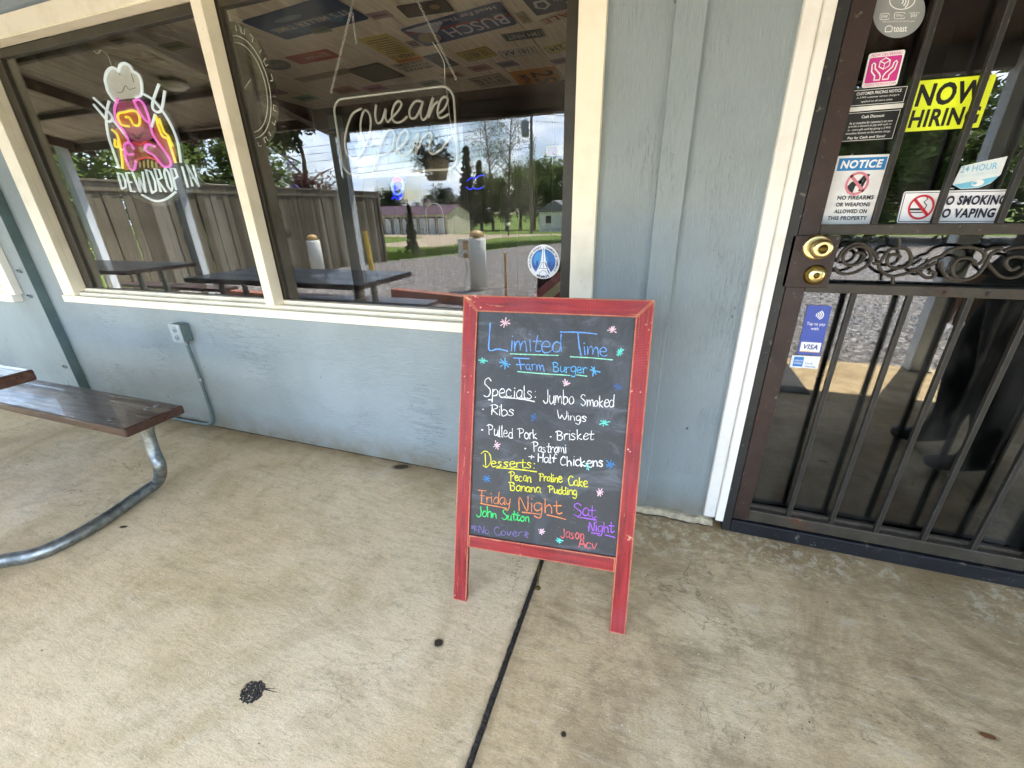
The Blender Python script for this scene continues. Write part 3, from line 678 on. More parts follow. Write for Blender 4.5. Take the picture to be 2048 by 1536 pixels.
kn = MB().lathe([(0, .004), (.030, .006), (.036, .004), (.0375, 0)], (.441, -.0345, 1.122), (0, -1, 0), 32).build('rosette', M_BRASS, dr)
MB().lathe([(.0135, .004), (.0135, .026), (.018, .032), (.0265, .036), (.029, .044), (.0285, .054), (.023, .062), (.013, .0655), (.0125, .064), (0, .064)], (.441, -.0345, 1.122), (0, -1, 0), 32).build('knob', M_BRASS, dr)
MB().box(.4395, .4425, -.1000, -.0992, 1.116, 1.128).lathe([(.0115, 0), (.0115, .001), (0, .0012)], (.441, -.0985, 1.122), (0, -1, 0), 20).build('keyhole', M_BRASS2, kn)
dbp = MB().lathe([(0, .005), (.024, .007), (.029, .004), (.031, 0)], (.455, -.0345, 1.040), (0, -1, 0), 32).build('deadbolt_ring', M_BRASS2, dr)
MB().lathe([(.0215, .006), (.0215, .014), (.0195, .0165), (0, .0165)], (.455, -.0345, 1.040), (0, -1, 0), 28).build('deadbolt', M_BRASS, dr)
MB().box(.4537, .4563, -.0520, -.0512, 1.034, 1.045).lathe([(.009, 0), (.009, .0006), (0, .0008)], (.455, -.0509, 1.040), (0, -1, 0), 20).build('keyhole', M_BRASS2, dbp)

# ---- stickers and notices on the door glass (outer face of the pane: y = .0195)
GY = .0195
def decal(name, label, cat, q, elems, y=GY, group=None, back=None, thick=.0004):
    """q = TL, TR, BR, BL photo points; the panel is rebuilt as a flat parallelogram on the glass"""
    TL, TR, BR, BL = [onwall(px, py, y) for px, py in q]
    U = ((TR - TL) + (BR - BL)) / 2; V = ((TL - BL) + (TR - BR)) / 2; C_ = (TL + TR + BR + BL) / 4; O = C_ - U / 2 - V / 2
    t = thing(name, label, cat, O, group=group); o0 = Vector((0, 0, 0)); N_ = Vector((0, -1, 0))
    if back:
        outline, rgb = back
        mb = MB(); mb.prism([(p[0] * 1, p[1] * 1) for p in outline], thick, o0, U, V, N_); mb.build('backing', ink(rgb), t)
    printed(t, o0, U, V, N_, elems, base_off=thick)
    return t
SQ = [(0, 0), (1, 0), (1, 1), (0, 1)]
W_, K_ = (244, 244, 240), (22, 22, 24)
decal('payment_sticker', 'round grey contactless payment sticker at the top of the door glass', 'sticker', [(1750, -28), (1854, -30), (1846, 74), (1742, 78)],
      [('symbol', 'stroke', (ellipse(.52, .70, .05, .05, 8, -50, 50), .022), W_), ('symbol', 'stroke', (ellipse(.52, .70, .10, .10, 10, -50, 50), .022), W_), ('symbol', 'stroke', (ellipse(.52, .70, .15, .15, 10, -50, 50), .022), W_),
       ('symbol', 'stroke', (ellipse(.55, .72, .24, .17, 26, 150, 400), .018), W_),
       ('card_logos', 'stroke', (rrect(.14, .36, .32, .48, .03, .03), .01), W_), ('card_logos', 'stroke', (rrect(.42, .37, .62, .49, .03, .03), .01), W_),
       ('card_logos', 'text', ('pay', .17, .38, .29, .45), W_), ('card_logos', 'text', ('GPay', .45, .40, .59, .46), W_), ('card_logos', 'text', ('SAMSUNG', .70, .46, .90, .49), W_), ('card_logos', 'text', ('pay', .74, .38, .86, .45), W_),
       ('lettering', 'text', ('tap your phone or card to pay', .2, .30, .82, .335), W_),
       ('lettering', 'stroke', ([(.26, .12), (.26, .20), (.30, .235), (.36, .235), (.40, .20), (.38, .12), (.26, .12)], .018), W_), ('lettering', 'text', ('toast', .42, .115, .68, .225, .012), W_)],
      back=(ellipse(.5, .5, .5, .5, 40), (150, 154, 152)))
MG = (208, 52, 140)
decal('delivery_sticker', 'magenta delivery sticker with two hands holding a box', 'sticker', [(1739, 108), (1811, 98), (1794, 171), (1722, 176)],
      [('panel', 'poly', rrect(.05, .13, .95, .86, .05, .05), MG), ('top_lettering', 'text', ('NOW DELIVERING', .08, .885, .92, .965), MG), ('bottom_lettering', 'text', ('TAKEOUT2UNOW.COM', .06, .03, .94, .105), MG),
       ('hands', 'stroke', ([(.30, .20), (.30, .32), (.18, .46), (.15, .66), (.19, .71), (.24, .67), (.26, .54), (.36, .44), (.42, .38), (.46, .30), (.46, .20), (.30, .20)], .04), W_),
       ('hands', 'stroke', ([(.70, .20), (.70, .32), (.82, .46), (.85, .66), (.81, .71), (.76, .67), (.74, .54), (.64, .44), (.58, .38), (.54, .30), (.54, .20), (.70, .20)], .04), W_),
       ('hands', 'stroke', ([(.5, .50), (.36, .58), (.36, .74), (.5, .82), (.64, .74), (.64, .58), (.5, .50), (.5, .66), (.36, .74)], .032), W_), ('hands', 'stroke', ([(.5, .66), (.64, .74)], .032), W_)],
      back=(rrect(0, 0, 1, 1, .07, .07), W_))
decal('pricing_notice', 'small black customer pricing notice above the cash discount notice', 'notice', [(1704, 182), (1817, 170), (1807, 206), (1696, 213)],
      [('border', 'frame', (.01, .03, .99, .97, .008, .03), W_), ('lettering', 'text', ('CUSTOMER PRICING NOTICE', .1, .66, .9, .84, .015), W_),
       ('lettering', 'text', ('A 3.99% customer service charge is', .12, .42, .88, .56), W_), ('lettering', 'text', ('applied to all store sales', .22, .17, .78, .31), W_)], back=(SQ, (26, 26, 24)))
decal('blank_strip', 'plain white strip between the two black notices on the door', 'notice', [(1696, 215), (1808, 206.5), (1805, 215), (1694, 225)], [], back=(SQ, (235, 234, 228)))
decal('cash_discount_notice', 'black cash discount notice with white lines of text', 'notice', [(1693.5, 226), (1803, 218), (1784.5, 278), (1679, 285)],
      [('border', 'frame', (.01, .02, .99, .98, .008, .014), W_), ('lettering', 'text', ('Cash Discount', .3, .78, .72, .88, .015), W_),
       ('lettering', 'text', ("As an incentive for customer's we now", .1, .59, .9, .68), W_), ('lettering', 'text', ('provide a discount to pay with cash or', .1, .47, .9, .56), W_),
       ('lettering', 'text', ('in - store gift card by giving a 3.99%', .1, .35, .9, .44), W_), ('lettering', 'text', ('immediate discount on the service charge.', .08, .23, .92, .32), W_),
       ('lettering', 'text', ('Pay by Cash and Save!', .14, .06, .84, .17, .015), W_)], back=(SQ, (26, 26, 24)))
BL_, PK = (32, 130, 196), (214, 128, 140)
decal('firearms_notice', 'white notice with blue header forbidding firearms', 'notice', [(1675, 312), (1781, 308), (1742, 450), (1641, 450)],
      [('header', 'rect', (.055, .79, .96, .965), BL_), ('header_lettering', 'text', ('NOTICE', .11, .82, .9, .935, .04, .12), W_),
       ('pistol', 'poly', [(.36, .47), (.47, .47), (.49, .57), (.60, .60), (.60, .65), (.40, .63), (.33, .56)], K_), ('pistol', 'poly', [(.52, .62), (.60, .72), (.64, .70), (.58, .60)], K_), ('pistol', 'poly', [(.62, .50), (.66, .62), (.72, .73), (.66, .74), (.60, .62), (.57, .50)], K_),
       ('ban_ring', 'ring', (.51, .605, .225, .178, .74), PK), ('ban_ring', 'stroke', ([(.37, .71), (.66, .50)], .04), PK),
       ('lettering', 'text', ('NO FIREARMS', .2, .375, .9, .435, .03), (40, 40, 42)), ('lettering', 'text', ('OR WEAPONS', .2, .275, .87, .335, .03), (40, 40, 42)),
       ('lettering', 'text', ('ALLOWED ON', .2, .175, .84, .235, .03), (40, 40, 42)), ('lettering', 'text', ('THIS PROPERTY', .1, .075, .88, .135, .03), (40, 40, 42))], back=(rrect(0, 0, 1, 1, .03, .02), (236, 236, 234)))
decal('hiring_sign', 'bright yellow now hiring sign behind the bars', 'sign', [(1836, 162), (1995, 148), (1956, 255), (1806, 264)],
      [('upper_word', 'text', ('NOW', .05, .49, .92, .93, .035), (16, 20, 12)), ('lower_word', 'text', ('HIRING', .045, .07, .95, .43, .03), (16, 20, 12))], back=(SQ, (238, 255, 44)))
LB = (120, 196, 222)
decal('surveillance_sticker', 'pale blue and white shield shaped 24 hour sticker', 'sticker', [(1915, 327), (2016, 310), (1999, 372), (1903, 378)],
      [('band', 'poly', [(.0, .18), (.93, .33), (.80, .12), (.58, .0), (.2, .02)], LB), ('lettering', 'text', ('24 HOUR', .1, .60, .84, .83, .006), LB), ('lettering', 'text', ('VIDEO SURVEILLANCE', .1, .44, .86, .54), (206, 226, 232)),
       ('camera_mark', 'poly', ellipse(.52, .16, .13, .12, 20), W_), ('camera_lens', 'poly', ellipse(.45, .16, .05, .05, 16), LB)],
      back=([(.0, .2), (.2, .0), (.58, -.02), (.80, .1), (.96, .38), (1, 1), (.55, .93), (.1, .84)], (232, 240, 240)))
RD = (196, 24, 40)
decal('smoking_sign', 'white no smoking no vaping sign with red ban symbol', 'sign', [(1808.5, 383), (2027, 378), (2005, 446), (1792, 446)],
      [('border', 'frame', (.012, .04, .988, .96, .007, .02), K_), ('cigarette', 'rect', (.10, .40, .23, .47), K_), ('cigarette', 'rect', (.10, .32, .23, .36), (60, 60, 60)), ('smoke', 'stroke', ([(.235, .42), (.25, .56), (.215, .66), (.245, .76), (.22, .84)], .03), K_),
       ('ban_ring', 'ring', (.20, .5, .125, .104, 3.1), RD), ('ban_ring', 'stroke', ([(.125, .73), (.275, .27)], .085), RD),
       ('lettering', 'text', ('NO SMOKING', .345, .55, .965, .84, .04, .08), (18, 20, 44)), ('lettering', 'text', ('NO VAPING', .335, .16, .90, .45, .04, .08), (18, 20, 44))], back=(rrect(0, 0, 1, 1, .025, .09), (240, 240, 242)))
VB = (62, 84, 168)
decal('tap_to_pay_sticker', 'tall blue tap to pay sticker low on the door glass', 'sticker', [(1616, 610), (1663, 612.5), (1641, 711), (1593, 708.5)],
      [('panel', 'rect', (.08, .06, .93, .29), W_), ('stripe', 'rect', (.08, .265, .93, .29), VB), ('stripe', 'rect', (.08, .06, .93, .075), (214, 168, 70)), ('logo', 'text', ('VISA', .2, .12, .82, .225, .02, .2), (30, 50, 130)),
       ('waves', 'stroke', (ellipse(.40, .82, .06, .028, 8, -50, 50), .018), W_), ('waves', 'stroke', (ellipse(.40, .82, .15, .055, 8, -50, 50), .018), W_), ('waves', 'stroke', (ellipse(.40, .82, .24, .08, 8, -50, 50), .018), W_), ('waves', 'stroke', (ellipse(.40, .82, .33, .105, 8, -50, 50), .018), W_),
       ('lettering', 'text', ('Tap to pay', .12, .595, .9, .675), W_), ('lettering', 'text', ('with', .34, .52, .66, .58), W_)], back=(rrect(0, 0, 1, 1, .08, .04), VB))
decal('card_sticker', 'small white card sticker with blue square under the blue one', 'sticker', [(1584.5, 710.6), (1641, 713), (1635, 738), (1579, 733.6)],
      [('logo', 'rect', (.09, .10, .44, .90), (40, 120, 190)), ('logo_lettering', 'text', ('AMERICAN', .12, .52, .41, .66), W_), ('logo_lettering', 'text', ('EXPRESS', .12, .30, .41, .44), W_), ('lettering', 'text', ('Cards', .52, .34, .78, .5), (60, 90, 140)), ('lettering', 'text', ('Welcome', .52, .08, .90, .24), (60, 90, 140))],
      back=(SQ, (232, 236, 240)))
# ================================================================== A-FRAME CHALKBOARD
AF_O = Vector((-.2715, -.661, 0)); AF_U = Vector((.99620, .08704, 0)).normalized(); AF_V = Vector((-.024663, .282286, .959013)).normalized()
AF_N = AF_U.cross(AF_V).normalized(); AF_V = AF_N.cross(AF_U).normalized()      # N points at the viewer (-Y, up)
def m_red(name, vec_sc, saw_axis):
    g = NT(name, rough=.48, spec=.4); v = g.map(); gr = g.noise(g.map(vec_sc), 2.0, 7, .68, .5)
    col = g.ramp(gr, (.28, lin((58, 8, 11))), (.5, lin((136, 22, 25))), (.75, lin((166, 44, 45))))
    col = g.mix(g.ramp(g.noise(v, 5, 5, .6), (.46, 0.0), (.68, .6)), col, lin((140, 54, 60)))       # chalky fading
    col = g.mix(g.ramp(g.noise(g.map(vec_sc), .8, 9, .75), (.52, 0.0), (.66, .6)), col, lin((66, 16, 18)))   # grime in the grain
    saw = g.wave(g.map(), 68, 1.2, 'SIN', saw_axis)
    col = g.mix(g.math('MULTIPLY', g.ramp(saw, (.35, .30), (.6, 0.0)), g.ramp(g.noise(v, 3, 3), (.4, 0.0), (.6, 1.0))), col, lin((182, 84, 84)))
    col = g.mix(g.ramp(g.noise(v, 9, 7, .75, .6), (.64, 0.0), (.67, .8)), col, lin((222, 176, 140)))
    scr_ = g.noise(g.map(tuple(q * .9 for q in vec_sc), loc=(3, 5, 1)), 3.2, 8, .72)                      # paint scraped off along the grain
    col = g.mix(g.math('MULTIPLY', g.ramp(scr_, (.60, 0.0), (.635, .9)), g.ramp(g.noise(v, 6.5, 5), (.46, 0.0), (.60, 1.0))), col, lin((218, 158, 116)))
    spt = g.ramp(g.voro(v, 42).outputs['Distance'], (0, 1.0), (.09, .9), (.13, 0.0))
    col = g.mix(g.math('MULTIPLY', spt, g.ramp(g.noise(v, 4.4, 3), (.52, 0.0), (.6, .8))), col, lin((232, 196, 190)))
    bv = g.t.nodes.new('ShaderNodeBevel'); bv.samples = 6; bv.inputs['Radius'].default_value = .008; geo = g.t.nodes.new('ShaderNodeNewGeometry')   # paint rubbed off the arrises
    dp = g.t.nodes.new('ShaderNodeVectorMath'); dp.operation = 'DOT_PRODUCT'; g.t.links.new(bv.outputs[0], dp.inputs[0]); g.t.links.new(geo.outputs['True Normal'], dp.inputs[1])
    edge = g.ramp(dp.outputs['Value'], (.86, 1.0), (.99, 0.0))
    col = g.mix(g.math('MULTIPLY', edge, g.ramp(g.noise(v, 22, 5, .7), (.34, .35), (.52, 1.0))), col, lin((232, 168, 118)))
    return g.set(col, g.ramp(gr, (.3, .4), (.7, .62)), g.bump(g.math('ADD', gr, g.math('MULTIPLY', saw, .35)), .3, .003))
M_REDV = m_red('worn_red_painted_upright', (34, 34, 2.4), 'Z'); M_REDH = m_red('worn_red_painted_rail', (2.4, 34, 34), 'X')
M_BARE = mat('bare_worn_edge', lin((214, 150, 92)), rough=.7, var=.3, scale=30)
g = NT('dusty_chalkboard', rough=.55, spec=.4); v = g.map()
sm = g.noise(g.map((1, 1, 1), (0, 0, 0)), 3.2, 6, .62, 1.6); sw_ = g.noise(g.map((2.0, 2.0, 5.5), (0, R(28), 0)), 2.6, 7, .7, 1.0)
col = g.ramp(g.noise(v, 2.0, 3), (.3, lin((44, 48, 51))), (.7, lin((58, 60, 62))))
col = g.mix(g.ramp(sm, (.48, 0.0), (.76, .6)), col, lin((104, 110, 118)))
col = g.mix(g.ramp(sw_, (.54, 0.0), (.72, .42)), col, lin((128, 136, 146)))
col = g.mix(g.ramp(g.noise(v, 160, 3), (.62, 0.0), (.75, .25)), col, lin((120, 124, 128)))
M_SLATE = g.set(col, g.ramp(sm, (.4, .45), (.7, .7)), None)
af = thing('chalkboard_sign', 'red framed A-frame chalkboard with coloured handwritten menu standing on the joint', 'sign')
af.matrix_world = Matrix((AF_U, AF_N * -1, AF_V)).transposed().to_4x4() ; af.location = AF_O
# local axes: x = along the board, -y = towards the viewer, z = up the board
def ap(name, m, *b, ch=.0022, rag=0): return MB().box(*b, ch).build(name, m, af)
HW, TOP = .2905, 1.043
def poly_piece(name, m, pts, y0=-.0, y1=.02):
    bm = bmesh.new(); vs = [bm.verts.new((p[0], y0, p[1])) for p in pts]; f = bm.faces.new(vs)
    r = bmesh.ops.extrude_face_region(bm, geom=[f])
    for q in r['geom']:
        if isinstance(q, bmesh.types.BMVert): q.co.y = y1
    bmesh.ops.recalc_face_normals(bm, faces=bm.faces[:])
    bmesh.ops.bevel(bm, geom=bm.edges[:], offset=.0018, segments=2, profile=.5, affect='EDGES')
    return MB().bm(bm).build(name, m, af)
SW = .0485
poly_piece('leg', M_REDV, [(-HW, .0), (-HW + SW - .0, .0), (-HW + SW, TOP - .0505), (-HW, TOP)])
poly_piece('leg', M_REDV, [(HW - SW, .0), (HW, .0), (HW, TOP), (HW - SW, TOP - .0505)])
poly_piece('top_rail', M_REDH, [(-HW + SW + .0004, TOP - .0507), (HW - SW - .0004, TOP - .0507), (HW - .0012, TOP - .0002), (-HW + .0012, TOP - .0002)], .0004, .0196)
poly_piece('bottom_rail', M_REDH, [(-HW + SW + .0003, .2005), (HW - SW - .0003, .2025), (HW - SW - .0003, .2505), (-HW + SW + .0003, .2435)], .0006, .0194)
MB().box(-HW + SW - .006, HW - SW + .006, .0085, .0125, .236, TOP - .044).build('chalk_panel', M_SLATE, af)
# the rear leaf, hinged at the top, legs on the slab nearer the wall
bk = Vector((0, 1, 0))
rear_foot_y = .40
def rear(name, m, x0, x1, s0, s1):
    a = Vector((0, .024, TOP - .004)); b_w = Vector((AF_O.x, -.12, 0))
    inv = af.matrix_world.copy(); inv.translation = AF_O; bl = inv.inverted() @ (AF_O + Vector((0, .47, 0)))
    d = (Vector((0, bl.y, bl.z)) - a).normalized(); n_ = Vector((1, 0, 0)).cross(d)
    P = lambda x, s, k: a + d * s + n_ * k + Vector((x, 0, 0))
    Lg = (Vector((0, bl.y, bl.z)) - a).length
    s0 *= Lg; s1 *= Lg
    vv = [P(x0, s0, 0), P(x1, s0, 0), P(x1, s1, 0), P(x0, s1, 0), P(x0, s0, -.02), P(x1, s0, -.02), P(x1, s1, -.02), P(x0, s1, -.02)]
    return MB().add(vv, [(0, 1, 2, 3), (7, 6, 5, 4), (0, 4, 5, 1), (1, 5, 6, 2), (2, 6, 7, 3), (3, 7, 4, 0)]).build(name, m, af)
rear('rear_leg', M_REDV, -HW + .004, -HW + .052, 0, 1); rear('rear_leg', M_REDV, HW - .052, HW - .004, 0, 1)
rear('rear_rail', M_REDH, -HW + .0525, HW - .0525, .002, .05); rear('rear_rail', M_REDH, -HW + .0525, HW - .0525, .76, .80); rear('rear_panel', M_SLATE, -HW + .0525, HW - .0525, .0505, .7595)
for x in (-.16, .16): MB().box(x - .03, x + .03, .0205, .0235, TOP - .03, TOP - .002).build('hinge', M_GALV, af)
# little brass chain hanging behind the bottom rail
mb = MB()
for i in range(17):
    z = .205 - .0068 * i; c_ = Vector((.0, .026, z)); ring = []
    for k in range(9):
        a = 2 * math.pi * k / 8; dx, dz = .0022 * math.cos(a), .0048 * math.sin(a)
        ring.append(c_ + (Vector((dx, 0, dz)) if i % 2 else Vector((0, dx, dz))))
    mb.tube(ring[:-1], .0008, 5, closed=True)
mb.lathe([(0, 0), (.008, -.004), (.011, -.010), (0, -.010)], (.0, .026, .094), n=8)
mb.build('safety_chain', M_BRASS2, af)

# ---- handwriting.  single-stroke hand alphabet; cap height 1, x-height about .6
HF = {
 'L': [[(.04, 1), (.02, .02), (.3, .04), (.6, -.04)]], 'T': [[(-.05, 1.0), (.75, .95)], [(.34, .98), (.38, .0)]], 'F': [[(-.1, 1.0), (.6, .97)], [(.2, .98), (.22, 0)], [(.05, .55), (.48, .55)]],
 'B': [[(.05, .98), (.08, .02)], [(-.1, .92), (.2, 1.0), (.5, .85), (.42, .6), (.12, .54), (.5, .46), (.56, .2), (.36, .0), (.04, .04)]], 'S': [[(.55, .88), (.36, 1.0), (.12, .9), (.08, .7), (.3, .55), (.5, .38), (.48, .12), (.25, 0), (.0, .1)]],
 'J': [[(.34, 1), (.36, .3), (.26, .04), (.08, .0), (-.06, .16)]], 'R': [[(.06, .95), (.08, 0)], [(-.08, .9), (.2, 1), (.5, .86), (.42, .6), (.1, .5), (.3, .3), (.58, .0)]], 'W': [[(.02, 1), (.08, .3), (.2, .02), (.38, .45), (.5, .1), (.64, .04), (.8, .5), (.82, .98)]],
 'P': [[(.1, .95), (.12, 0)], [(-.12, .88), (.2, 1.02), (.56, .86), (.46, .6), (.14, .5)]], 'D': [[(.12, .85), (.16, .08)], [(-.2, .82), (.1, 1.0), (.45, .86), (.6, .5), (.48, .16), (.2, -.02), (-.05, .08)]],
 'H': [[(.05, 1), (.07, 0)], [(.5, 1), (.5, 0)], [(.06, .52), (.5, .54)]], 'C': [[(.5, .85), (.3, 1), (.08, .75), (.04, .4), (.16, .06), (.4, .0), (.6, .14)]], 'N': [[(.05, 0), (.08, .98), (.5, .02), (.55, 1.0)]], 'A': [[(.0, 0), (.3, 1), (.56, 0)], [(.1, .38), (.5, .36)]],
 'K': [[(.05, 1), (.06, 0)], [(.5, .9), (.08, .45), (.56, 0)]], 'M': [[(.02, 0), (.08, 1), (.38, .3), (.66, 1), (.72, 0)]],
 'a': [[(.42, .52), (.24, .6), (.06, .4), (.06, .14), (.22, .02), (.4, .2), (.44, .56), (.42, .1), (.54, .0)]], 'b': [[(.06, 1), (.06, .05), (.26, .0), (.46, .2), (.42, .44), (.22, .54), (.08, .4)]], 'c': [[(.4, .5), (.24, .6), (.06, .4), (.06, .14), (.22, .0), (.44, .1)]],
 'd': [[(.42, .5), (.22, .56), (.05, .36), (.07, .1), (.24, .0), (.42, .16), (.46, 1.0)], [(.455, .6), (.5, .0)]], 'e': [[(.06, .3), (.42, .36), (.38, .56), (.2, .6), (.04, .34), (.12, .04), (.34, .0), (.5, .12)]], 'f': [[(.46, .9), (.3, 1), (.2, .8), (.18, 0)], [(.02, .5), (.4, .52)]],
 'g': [[(.42, .5), (.24, .6), (.05, .42), (.08, .16), (.26, .06), (.42, .26), (.44, .56), (.42, -.2), (.26, -.4), (.04, -.3)]], 'h': [[(.06, 1), (.07, 0)], [(.08, .36), (.28, .58), (.42, .4), (.44, 0)]], 'i': [[(.08, .58), (.1, 0)], [(.07, .82), (.085, .84)]],
 'k': [[(.06, 1), (.07, 0)], [(.4, .58), (.1, .26), (.46, 0)]], 'l': [[(.08, 1), (.1, .05), (.2, 0)]], 'm': [[(.03, .56), (.06, 0), (.1, .4), (.24, .58), (.34, .3), (.34, .06), (.4, .42), (.56, .56), (.64, .3), (.68, 0)]],
 'n': [[(.04, .56), (.07, 0), (.1, .36), (.28, .58), (.42, .4), (.46, 0)]], 'o': [[(.24, .58), (.06, .4), (.08, .1), (.26, 0), (.44, .18), (.42, .46), (.24, .58)]], 'p': [[(.05, .56), (.07, -.42)], [(.06, .4), (.26, .58), (.46, .4), (.38, .12), (.1, .06)]],
 'r': [[(.05, .56), (.08, 0)], [(.07, .32), (.2, .54), (.4, .54)]], 's': [[(.38, .5), (.2, .6), (.06, .46), (.24, .32), (.38, .16), (.22, .0), (.0, .08)]], 't': [[(.2, .95), (.16, .12), (.28, 0), (.44, .1)], [(-.02, .58), (.44, .62)]],
 'u': [[(.06, .56), (.06, .14), (.2, 0), (.38, .18), (.42, .56), (.44, .04), (.54, 0)]], 'v': [[(.04, .58), (.22, .02), (.44, .6)]], 'w': [[(.03, .56), (.1, .06), (.24, .02), (.36, .5), (.44, .06), (.58, .06), (.68, .58)]],
 'y': [[(.05, .56), (.1, .18), (.26, .12), (.42, .3)], [(.44, .58), (.36, -.1), (.2, -.4), (.02, -.32)]], ':': [[(.1, .48), (.115, .5)], [(.1, .04), (.115, .06)]], '.': [[(.1, .0), (.115, .015)]], '+': [[(.02, .35), (.5, .33)], [(.26, .62), (.24, .05)]], ' ': [],
}
ADV = {'i': .2, 'l': .26, ':': .3, '.': .25, 'm': .78, 'w': .76, 'W': .92, 'M': .85, ' ': .4, 'r': .42, 't': .44, 'J': .48, 'f': .42}
AF_C = CAM
def buv(px, py):                               # photo point -> board coordinates
    d = ray(px, py); t = (AF_O - CAM).dot(AF_N) / d.dot(AF_N); P = CAM + d * t - AF_O
    return Vector((P.dot(AF_U), P.dot(AF_V)))
ZP = lambda p: (900 + p[0] * .21484, 570 + p[1] * .21484)      # upper close-up of the photo
ZQ = lambda p: (900 + p[0] * .27990, 850 + p[1] * .27990)      # lower close-up
CH = {'blue': (112, 168, 236), 'blue2': (96, 186, 240), 'pink': (244, 206, 216), 'white': (240, 242, 238), 'teal': (112, 232, 214), 'green': (66, 220, 112), 'mint': (160, 240, 206), 'yellow': (238, 234, 66), 'orange': (232, 142, 84), 'purple': (178, 104, 228), 'dim': (118, 106, 156), 'navy': (72, 106, 158), 'coral': (238, 112, 112), 'sky': (70, 132, 190)}
def m_chalk(name, rgb):
    g = NT('chalk_' + name, rough=.85, spec=.2); n_ = g.noise(g.map(), 330, 4, .8)
    col = g.mix(g.ramp(n_, (.36, .0), (.56, 1.0)), lin(tuple(int(c * .55 + 25) for c in rgb)), lin(rgb)); return g.set(col)
_chm = {k_: m_chalk(k_, c_) for k_, c_ in CH.items()}
rj = random.Random(3)
def chalk(name, colour, strokes, wd=.0034, smooth=True):
    """strokes in board coordinates -> thin raised ribbons on the panel, one mesh"""
    mb = MB()
    for st in strokes:
        pts = smooth_pts([(p[0], p[1], 0) for p in st], 4) if smooth and len(st) > 2 else [Vector((p[0], p[1], 0)) for p in st]
        pts = [Vector((p.x + rj.uniform(-.0003, .0003), p.y + rj.uniform(-.0003, .0003))) for p in pts]
        ph = rj.uniform(0, 50); vs2, fs2 = ribbon2d(pts, [wd * (1.05 + .75 * mnoise.noise((p.x * 90 + ph, p.y * 90, ph))) for p in pts]); mb.add([(q[0], .0079, q[1]) for q in vs2], fs2)
    return mb.build(name, _chm[colour], af, fixn=False)
def word(txt, Z, a, b, cap, colour, wd=.0031, first=None):
    wd *= .78
    """baseline a->b in close-up coordinates, cap height in close-up pixels"""
    A, B = buv(*Z(a)), buv(*Z(b)); up = buv(*Z((a[0], a[1] - cap))) - A; hgt = up.length
    L_ = sum(ADV.get(c, .62 if c.isupper() else .54) for c in txt) - .08; ex = (B - A) / L_; ey = up
    st = []; x = 0
    for i, c in enumerate(txt):
        k1 = 1.0 if not (first and i == 0) else first
        sl = rj.uniform(-.07, .10); dy_ = rj.uniform(-.05, .05); sc_ = rj.uniform(.9, 1.1)
        for pl_ in HF.get(c, []): st.append([A + ex * (x + p[0] * sc_ + sl * p[1]) + ey * (p[1] * k1 * sc_ + dy_ + rj.uniform(-.03, .03)) for p in pl_])
        x += ADV.get(c, .62 if c.isupper() else .54)
    chalk('chalk_word', colour, st, wd)
def line(Z, colour, *pls, wd=.0032):
    for pl_ in pls: chalk('chalk_line', colour, [[buv(*Z(p)) for p in pl_]], wd)
def star(Z, c, r, colour, wd=.003):
    C0 = buv(*Z(c)); rr = (buv(*Z((c[0] + r, c[1]))) - C0).length; st = []; a0 = rj.uniform(0, 90)
    for k_ in range(rj.choice((3, 4, 4))):
        a = R(a0 + 45 * k_ + rj.uniform(-10, 10)); d = Vector((math.cos(a), math.sin(a))) * rr; st.append([C0 - d * rj.uniform(.6, 1.2) + Vector((rj.uniform(-.1, .1), rj.uniform(-.1, .1))) * rr, C0 + d * rj.uniform(.6, 1.2)])
    chalk('chalk_star', colour, st, wd)
line(ZP, 'blue', [(368, 355), (360, 480), (358, 606), (440, 596), (528, 616)], wd=.0042)
word('imited', ZP, (550, 614), (1030, 634), 170, 'blue', .0036)
line(ZP, 'blue', [(1025, 437), (1200, 440), (1365, 456)], [(1188, 440), (1200, 560), (1218, 655)], wd=.0036)
word('ime', ZP, (1240, 642), (1455, 670), 130, 'blue', .0034)
line(ZP, 'mint', [(556, 641), (780, 650), (1003, 657)], [(1118, 668), (1320, 680), (1512, 698)], wd=.0028)
line(ZP, 'blue', [(585, 680), (735, 687)], [(640, 690), (656, 790)], [(612, 741), (690, 741)])
word('arm', ZP, (700, 784), (872, 804), 96, 'blue'); word('Burger', ZP, (955, 806), (1268, 828), 92, 'blue2')
line(ZP, 'mint', [(626, 808), (870, 828), (1112, 843)], [(1175, 838), (1272, 851)], wd=.0028)
word('Specials:', ZP, (306, 1046), (806, 1058), 122, 'white', .0036, first=1.45)
line(ZP, 'white', [(352, 1072), (386, 1072)], [(470, 1050), (640, 1062), (782, 1088)])
word('Jumbo', ZP, (872, 1102), (1150, 1116), 128, 'white'); word('Smoked', ZP, (1218, 1128), (1518, 1142), 104, 'white')
word('Ribs', ZP, (372, 1210), (590, 1222), 98, 'white'); line(ZP, 'white', [(296, 1160), (303, 1162)], [(289, 1352), (296, 1354)], [(929, 1418), (937, 1419)], wd=.0042)
word('Wings', ZP, (1000, 1248), (1268, 1276), 76, 'white'); word('Pulled', ZP, (348, 1398), (578, 1430), 104, 'white'); word('Pork', ZP, (634, 1426), (806, 1440), 92, 'white'); word('Brisket', ZP, (990, 1452), (1332, 1446), 94, 'white')
word('Pastrami', ZQ, (590, 196), (826, 206), 68, 'white'); line(ZQ, 'white', [(533, 172), (539, 173)], wd=.0042)
word('+', ZQ, (555, 250), (592, 252), 48, 'white'); word('Half', ZQ, (622, 268), (748, 276), 58, 'white', .0038); word('Chickens', ZQ, (783, 292), (1098, 306), 70, 'white', .0038)
word('Desserts:', ZQ, (236, 302), (606, 316), 66, 'yellow', .0034, first=1.55); line(ZQ, 'yellow', [(328, 311), (480, 322), (615, 340)])
